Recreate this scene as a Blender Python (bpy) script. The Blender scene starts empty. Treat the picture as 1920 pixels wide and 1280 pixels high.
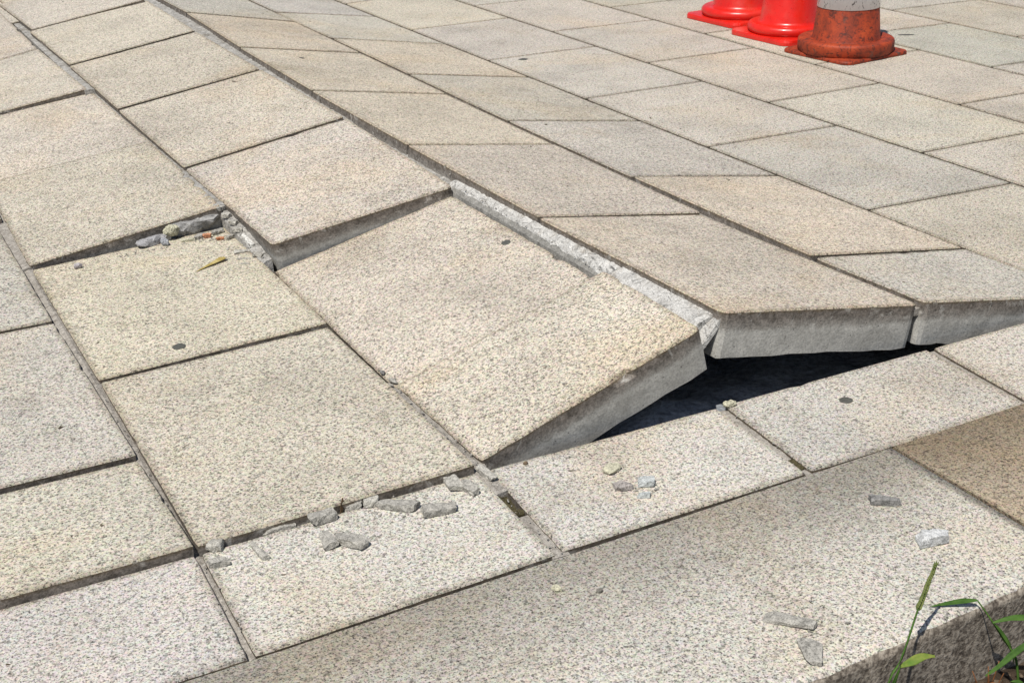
import bpy, bmesh, math, random
from mathutils import Vector, Matrix, Euler, noise

random.seed(7)
scene = bpy.context.scene
COL = scene.collection
R = math.radians

# ------------------------------------------------------------------ camera
yaw, pitch, roll = 0.4777, 0.4174, -0.0252
f = Vector((math.sin(yaw) * math.cos(pitch), math.cos(yaw) * math.cos(pitch), -math.sin(pitch)))
r0 = Vector((math.cos(yaw), -math.sin(yaw), 0))
u0 = r0.cross(f)
rx = math.cos(roll) * r0 + math.sin(roll) * u0
ux = -math.sin(roll) * r0 + math.cos(roll) * u0
cam_data = bpy.data.cameras.new('camera')
cam = bpy.data.objects.new('camera', cam_data)
COL.objects.link(cam)
M = Matrix((rx, ux, -f)).transposed().to_4x4()
M.translation = Vector((-0.3036, -1.4524, 0.9082))
cam.matrix_world = M
cam_data.sensor_width = 36.0
cam_data.lens = 2523.44 / 1920 * 36
cam_data.clip_start = 0.02
cam_data.clip_end = 2000
scene.camera = cam

# ------------------------------------------------------------------ sky and sun
SUN_EL, SUN_AZ = R(62), R(213)
to_sun = Vector((math.cos(SUN_EL) * math.cos(SUN_AZ), math.cos(SUN_EL) * math.sin(SUN_AZ), math.sin(SUN_EL)))
world = bpy.data.worlds.new('World')
scene.world = world
world.use_nodes = True
wn = world.node_tree.nodes
wl = world.node_tree.links
wn.clear()
sky = wn.new('ShaderNodeTexSky')
sky.sky_type = 'NISHITA'
sky.sun_disc = False
sky.sun_elevation = SUN_EL
sky.sun_rotation = math.atan2(to_sun.x, to_sun.y)
bg = wn.new('ShaderNodeBackground')
bg.inputs[1].default_value = 0.075
wo = wn.new('ShaderNodeOutputWorld')
wl.new(sky.outputs[0], bg.inputs[0])
wl.new(bg.outputs[0], wo.inputs[0])
sd = bpy.data.lights.new('sun', 'SUN')
sd.energy = 4.6
sd.angle = R(0.53)
sd.color = (1.0, 0.955, 0.88)
sun = bpy.data.objects.new('sun', sd)
COL.objects.link(sun)
sun.rotation_mode = 'QUATERNION'
sun.rotation_quaternion = to_sun.to_track_quat('Z', 'Y')
sun.location = to_sun * 20

vs = scene.view_settings
vs.view_transform = 'Standard'
vs.look = 'None'
vs.exposure = 0.07
vs.gamma = 1.0
vs.use_curve_mapping = False


# ------------------------------------------------------------------ material helpers
class NT:
    """small wrapper that builds a node tree"""
    def __init__(self, name):
        self.m = bpy.data.materials.new(name)
        self.m.use_nodes = True
        self.t = self.m.node_tree
        self.t.nodes.clear()
        self.out = self.t.nodes.new('ShaderNodeOutputMaterial')
        self.b = self.t.nodes.new('ShaderNodeBsdfPrincipled')
        self.t.links.new(self.b.outputs[0], self.out.inputs[0])
        g = self.t.nodes.new('ShaderNodeNewGeometry')
        self.pos = g.outputs['Position']

    def link(self, a, b):
        self.t.links.new(a, b)

    def noise(self, scale, detail=2.0, rough=0.5, vec=None, dist=0.0):
        n = self.t.nodes.new('ShaderNodeTexNoise')
        n.inputs['Scale'].default_value = scale
        n.inputs['Detail'].default_value = detail
        n.inputs['Roughness'].default_value = rough
        n.inputs['Distortion'].default_value = dist
        self.link(vec or self.pos, n.inputs['Vector'])
        return n.outputs[0]

    def voronoi(self, scale, feature='F1', out='Distance', vec=None):
        n = self.t.nodes.new('ShaderNodeTexVoronoi')
        n.feature = feature
        n.inputs['Scale'].default_value = scale
        self.link(vec or self.pos, n.inputs['Vector'])
        return n.outputs[out]

    def ramp(self, fac, stops, interp='LINEAR'):
        n = self.t.nodes.new('ShaderNodeValToRGB')
        cr = n.color_ramp
        cr.interpolation = interp
        while len(cr.elements) < len(stops):
            cr.elements.new(0.5)
        for e, (p, c) in zip(cr.elements, stops):
            e.position = p
            e.color = (c, c, c, 1) if isinstance(c, (int, float)) else (*c, 1)
        self.link(fac, n.inputs[0])
        return n.outputs[0]

    def mix(self, fac, a, b, mode='MIX'):
        n = self.t.nodes.new('ShaderNodeMix')
        n.data_type = 'RGBA'
        n.blend_type = mode
        n.clamp_result = False
        for v, s in ((fac, n.inputs[0]), (a, n.inputs[6]), (b, n.inputs[7])):
            if isinstance(v, (int, float)):
                s.default_value = v
            elif isinstance(v, tuple):
                s.default_value = (*v, 1)
            else:
                self.link(v, s)
        return n.outputs[2]

    def math(self, op, a, b=0.0, clamp=False):
        n = self.t.nodes.new('ShaderNodeMath')
        n.operation = op
        n.use_clamp = clamp
        for v, s in ((a, n.inputs[0]), (b, n.inputs[1])):
            if isinstance(v, (int, float)):
                s.default_value = v
            else:
                self.link(v, s)
        return n.outputs[0]

    def attr(self, name):
        n = self.t.nodes.new('ShaderNodeAttribute')
        n.attribute_name = name
        return n.outputs['Fac']

    def objcol(self):
        n = self.t.nodes.new('ShaderNodeObjectInfo')
        return n.outputs['Color'], n.outputs['Random']

    def bump(self, h, strength=0.5, dist=0.002):
        n = self.t.nodes.new('ShaderNodeBump')
        n.inputs['Strength'].default_value = strength
        n.inputs['Distance'].default_value = dist
        self.link(h, n.inputs['Height'])
        self.link(n.outputs[0], self.b.inputs['Normal'])

    def color(self, c):
        if isinstance(c, tuple):
            self.b.inputs['Base Color'].default_value = (*c, 1)
        else:
            self.link(c, self.b.inputs['Base Color'])

    def rough(self, v):
        if isinstance(v, (int, float)):
            self.b.inputs['Roughness'].default_value = v
        else:
            self.link(v, self.b.inputs['Roughness'])

    def spec(self, v):
        self.b.inputs['Specular IOR Level'].default_value = v


def m_granite():
    n = NT('speckled_paving_top')
    tint, rnd = n.objcol()
    fine = n.noise(500, 2.0, 0.6)
    mid = n.noise(275, 2.0, 0.55)
    grain = n.math('ADD', n.math('MULTIPLY', fine, 0.52), n.math('MULTIPLY', mid, 0.48))
    speck = n.ramp(grain, [(0.35, 0.15), (0.42, 0.42), (0.47, 0.90), (0.54, 1.07), (0.66, 1.25)])
    # warm and cool crystals
    cr = n.voronoi(300, out='Color')
    cry = n.mix(0.16, (1, 1, 1), cr, 'MIX')
    # scattered dark mica flakes, more on some slabs than on others
    sep = n.t.nodes.new('ShaderNodeSeparateColor')
    n.link(n.voronoi(290, out='Color'), sep.inputs[0])
    mica = n.ramp(n.math('ADD', sep.outputs[0], n.math('MULTIPLY', rnd, 0.05)), [(0.10, 0.42), (0.13, 1.0)])
    cry = n.mix(1.0, cry, mica, 'MULTIPLY')
    col = n.mix(1.0, tint, speck, 'MULTIPLY')
    mott = n.ramp(n.noise(125, 2.0, 0.5), [(0.34, 0.70), (0.46, 1.0), (0.64, 1.07)])
    col = n.mix(1.0, col, mott, 'MULTIPLY')
    col = n.mix(0.8, col, cry, 'MULTIPLY')
    # broad cloudiness and weathering
    big = n.ramp(n.noise(4.2, 5.0, 0.6), [(0.3, 0.83), (0.5, 1.0), (0.7, 1.08)])
    col = n.mix(1.0, col, big, 'MULTIPLY')
    rust = n.ramp(n.noise(2.6, 4.0, 0.62, dist=0.6), [(0.50, 0.0), (0.66, 0.65)])
    col = n.mix(rust, col, n.mix(1.0, col, (1.02, 0.945, 0.84), 'MULTIPLY'))
    cool = n.ramp(n.noise(3.4, 4.0, 0.6, dist=1.0), [(0.54, 0.0), (0.70, 0.6)])
    col = n.mix(cool, col, n.mix(1.0, col, (0.86, 0.86, 0.845), 'MULTIPLY'))
    wet = n.ramp(n.noise(7.5, 6.0, 0.68, dist=1.4), [(0.55, 0.0), (0.66, 0.55)])
    col = n.mix(wet, col, n.mix(1.0, col, (0.80, 0.79, 0.76), 'MULTIPLY'))
    # grime drawn in along the edges
    e = n.attr('edge')
    grime = n.ramp(n.math('ADD', e, n.math('MULTIPLY', n.math('SUBTRACT', n.noise(60, 3, 0.6), 0.5), 0.9)), [(0.45, 0.0), (0.95, 0.55)])
    col = n.mix(grime, col, n.mix(1.0, col, (0.50, 0.46, 0.40), 'MULTIPLY'))
    n.color(col)
    n.rough(0.82)
    n.spec(0.3)
    n.bump(grain, 0.6, 0.0026)
    return n.m


def m_side():
    n = NT('cast_concrete_side')
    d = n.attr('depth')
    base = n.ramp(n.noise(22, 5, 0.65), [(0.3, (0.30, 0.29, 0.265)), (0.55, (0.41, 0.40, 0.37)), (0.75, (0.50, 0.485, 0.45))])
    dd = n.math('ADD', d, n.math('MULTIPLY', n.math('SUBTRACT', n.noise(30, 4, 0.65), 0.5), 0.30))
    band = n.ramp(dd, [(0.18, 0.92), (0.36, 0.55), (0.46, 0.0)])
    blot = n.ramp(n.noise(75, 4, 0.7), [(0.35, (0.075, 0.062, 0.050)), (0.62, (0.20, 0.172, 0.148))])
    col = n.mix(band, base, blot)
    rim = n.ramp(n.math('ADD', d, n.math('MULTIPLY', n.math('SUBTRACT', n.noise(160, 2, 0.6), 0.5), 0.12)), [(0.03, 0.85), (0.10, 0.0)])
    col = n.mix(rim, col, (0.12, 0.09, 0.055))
    res = n.ramp(n.noise(38, 5, 0.7, dist=0.7), [(0.58, 0.0), (0.66, 0.6)])
    col = n.mix(res, col, (0.46, 0.445, 0.41))
    pits = n.ramp(n.voronoi(70), [(0.06, 0.45), (0.12, 1.0)])
    col = n.mix(1.0, col, pits, 'MULTIPLY')
    grit = n.ramp(n.noise(300, 2, 0.6), [(0.35, 0.78), (0.6, 1.08)])
    col = n.mix(1.0, col, grit, 'MULTIPLY')
    n.color(col)
    n.rough(0.9)
    n.spec(0.2)
    h = n.math('ADD', n.math('MULTIPLY', n.noise(45, 5, 0.65), 1.0), n.math('MULTIPLY', pits, 0.35))
    n.bump(h, 0.8, 0.0022)
    return n.m


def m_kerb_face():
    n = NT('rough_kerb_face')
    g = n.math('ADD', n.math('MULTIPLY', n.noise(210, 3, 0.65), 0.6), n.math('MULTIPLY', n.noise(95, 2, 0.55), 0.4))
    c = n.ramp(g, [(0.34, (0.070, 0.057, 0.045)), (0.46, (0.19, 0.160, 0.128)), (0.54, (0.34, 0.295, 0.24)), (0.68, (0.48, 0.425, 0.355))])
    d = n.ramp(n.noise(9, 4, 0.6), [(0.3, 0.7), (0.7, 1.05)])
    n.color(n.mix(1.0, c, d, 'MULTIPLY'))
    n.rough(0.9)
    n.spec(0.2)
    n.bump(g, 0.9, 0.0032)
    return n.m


def m_mortar(name, dark, light, scale=60, bumpd=0.004, cracks=0):
    n = NT(name)
    c = n.ramp(n.noise(scale, 5, 0.7), [(0.32, dark), (0.66, light)])
    g = n.ramp(n.noise(scale * 6, 2, 0.6), [(0.34, 0.62), (0.56, 1.06)])
    c = n.mix(1.0, c, g, 'MULTIPLY')
    if cracks:
        wv = n.mix(0.035, n.pos, n.voronoi(60, out='Color'), 'ADD')
        ck = n.ramp(n.voronoi(cracks, 'DISTANCE_TO_EDGE', vec=wv), [(0.006, 0.55), (0.018, 1.0)])
        c = n.mix(1.0, c, ck, 'MULTIPLY')
        dirt_ = n.ramp(n.noise(24, 5, 0.7), [(0.52, 0.0), (0.68, 0.7)])
        c = n.mix(dirt_, c, n.mix(1.0, c, (0.55, 0.50, 0.43), 'MULTIPLY'))
    n.color(c)
    n.rough(0.92)
    n.spec(0.2)
    n.bump(n.math('ADD', n.noise(scale * 1.4, 5, 0.7), n.math('MULTIPLY', n.noise(scale * 7, 2, 0.6), 0.35)), 0.8, bumpd)
    return n.m


def m_tinted(name, scale=120, rough=0.88, bumpd=0.002):
    """rough stone whose tint is the object's own colour"""
    n = NT(name)
    tint, rnd = n.objcol()
    g = n.ramp(n.noise(scale, 4, 0.7), [(0.32, 0.55), (0.5, 1.0), (0.7, 1.3)])
    s = n.ramp(n.noise(scale * 4.5, 2, 0.6), [(0.36, 0.55), (0.5, 1.05)])
    n.color(n.mix(1.0, n.mix(1.0, tint, g, 'MULTIPLY'), s, 'MULTIPLY'))
    n.rough(rough)
    n.spec(0.25)
    n.bump(n.noise(scale * 1.5, 4, 0.7), 0.8, bumpd)
    return n.m


def m_plain(name, c, rough=0.5, var=0.15, scale=40, spec=0.5):
    n = NT(name)
    v = n.ramp(n.noise(scale, 4, 0.6), [(0.3, 1.0 - var), (0.7, 1.0 + var)])
    n.color(n.mix(1.0, c, v, 'MULTIPLY'))
    n.rough(rough)
    n.spec(spec)
    return n.m


def m_cone_red():
    n = NT('red_cone_plastic')
    v = n.ramp(n.noise(9, 4, 0.6), [(0.3, 0.78), (0.65, 1.05)])
    col = n.mix(1.0, (0.66, 0.016, 0.008), v, 'MULTIPLY')
    scuff = n.ramp(n.noise(34, 5, 0.75, dist=0.5), [(0.60, 0.0), (0.72, 0.45)])
    col = n.mix(scuff, col, (0.36, 0.018, 0.012))
    n.b.inputs['Coat Weight'].default_value = 0.0
    dust = n.ramp(n.noise(5.5, 5, 0.7, dist=0.8), [(0.50, 0.0), (0.72, 0.35)])
    col = n.mix(dust, col, (0.50, 0.10, 0.065))
    spots = n.ramp(n.noise(130, 4, 0.7), [(0.64, 0.0), (0.70, 0.7)])
    col = n.mix(spots, col, (0.14, 0.02, 0.015))
    n.color(col)
    n.rough(n.ramp(n.noise(40, 4, 0.6), [(0.3, 0.22), (0.7, 0.42)]))
    n.spec(0.5)
    n.bump(n.noise(60, 3, 0.6), 0.15, 0.002)
    return n.m


def m_cone_old():
    n = NT('weathered_orange_plastic')
    c = n.ramp(n.noise(20, 5, 0.7), [(0.30, (0.11, 0.022, 0.011)), (0.50, (0.31, 0.042, 0.013)), (0.70, (0.43, 0.066, 0.018))])
    st = n.ramp(n.noise(58, 5, 0.72, dist=0.8), [(0.53, 0.0), (0.62, 0.9)])
    c = n.mix(st, c, (0.07, 0.018, 0.012))
    sc = n.ramp(n.noise(150, 4, 0.75), [(0.58, 0.0), (0.64, 0.8)])
    c = n.mix(sc, c, (0.06, 0.016, 0.011))
    d2 = n.ramp(n.noise(11, 4, 0.7), [(0.60, 0.0), (0.68, 0.75)])
    c = n.mix(d2, c, (0.10, 0.07, 0.055))
    n.color(c)
    n.rough(0.62)
    n.spec(0.35)
    n.bump(n.noise(90, 4, 0.7), 0.4, 0.002)
    return n.m


def m_cone_white():
    n = NT('scuffed_white_sheeting')
    c = n.ramp(n.noise(26, 4, 0.6), [(0.3, (0.80, 0.80, 0.80)), (0.7, (0.90, 0.90, 0.89))])
    tex = n.t.nodes.new('ShaderNodeMapping')
    tex.inputs['Scale'].default_value = (1, 1, 0.45)
    n.link(n.pos, tex.inputs['Vector'])
    st = n.ramp(n.noise(75, 4, 0.72, vec=tex.outputs[0], dist=0.6), [(0.565, 0.0), (0.62, 0.92)])
    c = n.mix(st, c, (0.07, 0.07, 0.07))
    n.color(c)
    n.rough(0.45)
    return n.m


def m_leaf(name, c1, c2):
    n = NT(name)
    c = n.ramp(n.noise(55, 3, 0.6), [(0.35, c1), (0.65, c2)])
    n.color(c)
    n.rough(0.66)
    n.spec(0.25)
    tr = n.t.nodes.new('ShaderNodeBsdfTranslucent')
    n.link(c, tr.inputs[0])
    mx = n.t.nodes.new('ShaderNodeMixShader')
    mx.inputs[0].default_value = 0.3
    n.link(n.b.outputs[0], mx.inputs[1])
    n.link(tr.outputs[0], mx.inputs[2])
    n.link(mx.outputs[0], n.out.inputs[0])
    return n.m


def m_soil():
    n = NT('soil')
    c = n.ramp(n.noise(35, 6, 0.7), [(0.3, (0.035, 0.025, 0.017)), (0.55, (0.10, 0.072, 0.05)), (0.75, (0.19, 0.15, 0.11))])
    n.color(c)
    n.rough(0.95)
    n.spec(0.1)
    n.bump(n.noise(90, 6, 0.75), 1.0, 0.012)
    return n.m


TOP = m_granite()
SIDE = m_side()
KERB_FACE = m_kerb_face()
MORTAR_WHITE = m_mortar('pale_lime_mortar', (0.37, 0.36, 0.34), (0.63, 0.62, 0.59), cracks=15)
MORTAR_GREY = m_mortar('grey_mortar', (0.16, 0.155, 0.14), (0.33, 0.32, 0.295))
MORTAR_JOINT = m_mortar('weathered_joint_mortar', (0.20, 0.18, 0.155), (0.47, 0.44, 0.395), 110, 0.003)
MORTAR_PALE = m_mortar('pale_grey_mortar', (0.24, 0.23, 0.21), (0.48, 0.465, 0.435), cracks=18)
JOINT_SAND = m_mortar('dark_joint_sand', (0.05, 0.043, 0.034), (0.13, 0.115, 0.095), 130, 0.003)
BED = m_mortar('bedding_concrete', (0.17, 0.185, 0.205), (0.46, 0.48, 0.51), 18, 0.01)
CHIP = m_tinted('broken_mortar')
CHIPS_CRUMB = m_mortar('crumbled_mortar', (0.17, 0.16, 0.145), (0.42, 0.40, 0.36), 90, 0.002)
CONE_RED = m_cone_red()
CONE_OLD = m_cone_old()
CONE_WHITE = m_cone_white()
GUM = m_plain('trodden_gum', (0.085, 0.085, 0.075), 0.7, 0.25, 200, 0.2)
GRASS = m_leaf('green_grass', (0.045, 0.11, 0.016), (0.10, 0.20, 0.035))
GRASS_PALE = m_leaf('pale_grass', (0.13, 0.17, 0.045), (0.24, 0.27, 0.09))
LEAF_TIP = m_leaf('yellowing_leaf', (0.11, 0.22, 0.03), (0.30, 0.33, 0.07))
LEAF_DRY = m_leaf('dry_yellow_leaf', (0.44, 0.34, 0.10), (0.64, 0.54, 0.25))
TWIG = m_plain('brown_dry_leaf', (0.19, 0.12, 0.065), 0.8, 0.4, 120, 0.1)
STEM_DRY = m_plain('dead_stem', (0.20, 0.085, 0.035), 0.85, 0.45, 90, 0.1)
PETAL = m_plain('red_petal', (0.42, 0.02, 0.03), 0.6, 0.3, 150, 0.2)
MOSS = m_plain('moss', (0.072, 0.062, 0.034), 0.95, 0.5, 260, 0.1)
SOIL = m_soil()

TINTS = {
    'white': (0.565, 0.532, 0.48), 'pale': (0.575, 0.53, 0.44), 'cream': (0.565, 0.51, 0.425),
    'gold': (0.585, 0.528, 0.425), 'rose': (0.56, 0.505, 0.42), 'sand': (0.57, 0.52, 0.435), 'tan': (0.605, 0.53, 0.43),
    'tan2': (0.595, 0.525, 0.43), 'grey': (0.51, 0.475, 0.41), 'green': (0.49, 0.472, 0.405),
    'olive': (0.50, 0.455, 0.37), 'kerb': (0.56, 0.527, 0.46), 'brown': (0.405, 0.338, 0.25),
    'greyw': (0.53, 0.495, 0.43), 'greyc': (0.505, 0.47, 0.40), 'rosy': (0.55, 0.495, 0.415),
    'stone': (0.54, 0.497, 0.42), 'stone2': (0.55, 0.497, 0.415),
}


# ------------------------------------------------------------------ object helpers
def link(name, me, parent=None, mats=()):
    o = bpy.data.objects.new(name, me)
    COL.objects.link(o)
    if parent:
        o.parent = parent
    for m in mats:
        me.materials.append(m)
    return o


def mesh(name, verts, faces, smooth=False):
    me = bpy.data.meshes.new(name)
    me.from_pydata([tuple(v) for v in verts], [], faces)
    me.update()
    if smooth:
        me.polygons.foreach_set('use_smooth', [True] * len(me.polygons))
    return me


def from_bm(name, bm, smooth=False):
    bmesh.ops.recalc_face_normals(bm, faces=bm.faces)
    me = bpy.data.meshes.new(name)
    bm.to_mesh(me)
    bm.free()
    if smooth:
        me.polygons.foreach_set('use_smooth', [True] * len(me.polygons))
    return me


def tag(o, label, cat, group=None):
    o['label'] = label
    o['category'] = cat
    if group:
        o['group'] = group
    return o


def thing(name, loc, label, cat, group=None, rz=0.0):
    o = bpy.data.objects.new(name, None)
    COL.objects.link(o)
    o.location = loc
    o.rotation_euler = (0, 0, rz)
    o.empty_display_size = 0.05
    return tag(o, label, cat, group)


def n1(x, y=0.0, z=0.0):
    return noise.noise(Vector((x, y, z)))


# ------------------------------------------------------------------ ground
def build_ground():
    bm = bmesh.new()
    # fine patch of soil beside the kerb, coarse skirts out to the horizon
    xs = [-900, -60, -8, -2] + [-0.4 + 0.03 * i for i in range(61)] + [2, 4, 9, 16, 60, 900]
    ys = [-900, -60, -8, -2, -1.2] + [-1.0 + 0.03 * i for i in range(17)] + [-0.3, 2, 6, 14, 60, 900]
    grid = []
    for y in ys:
        row = []
        for x in xs:
            z = -0.110
            if -0.5 < x < 1.5 and -1.1 < y < -0.45:
                z += 0.012 * n1(x * 9, y * 9) + 0.008 * n1(x * 31, y * 31, 3)
            row.append(bm.verts.new((x, y, z)))
        grid.append(row)
    for j in range(len(ys) - 1):
        for i in range(len(xs) - 1):
            bm.faces.new((grid[j][i], grid[j][i + 1], grid[j + 1][i + 1], grid[j + 1][i]))
    o = link('ground', from_bm('ground', bm, True), None, [SOIL])
    o['kind'] = 'structure'
    o['label'] = 'dark brown soil below the kerb'


build_ground()

# ------------------------------------------------------------------ pavement: bedding sheet with slabs as its pieces
def build_bedding():
    bm = bmesh.new()
    xs = [-7, -3, -0.5, 0.35] + [0.4 + 0.04 * i for i in range(36)] + [2.2, 5, 10, 15]
    ys = [-0.24, -0.1] + [-0.06 + 0.04 * i for i in range(30)] + [1.6, 3, 6, 13]
    g = [[bm.verts.new((x, y, -0.082 + (0.056 * max(0, 1 - abs(x - 0.74) / 0.36) * max(0, 1 - abs(y - 0.09) / 0.16) + 0.012 * n1(x * 9, y * 9) + 0.010 * n1(x * 28, y * 28, 5) if 0.42 < x < 1.5 and -0.07 < y < 1.1 else 0)))
          for x in xs] for y in ys]
    for j in range(len(ys) - 1):
        for i in range(len(xs) - 1):
            bm.faces.new((g[j][i], g[j][i + 1], g[j + 1][i + 1], g[j + 1][i]))
    o = link('pavement', from_bm('pavement', bm, True), None, [BED])
    o['kind'] = 'structure'
    o['label'] = 'speckled concrete slab pavement pushed up into a ridge'
    return o


PAVE = build_bedding()
W, D = 0.4, 0.5877

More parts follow.
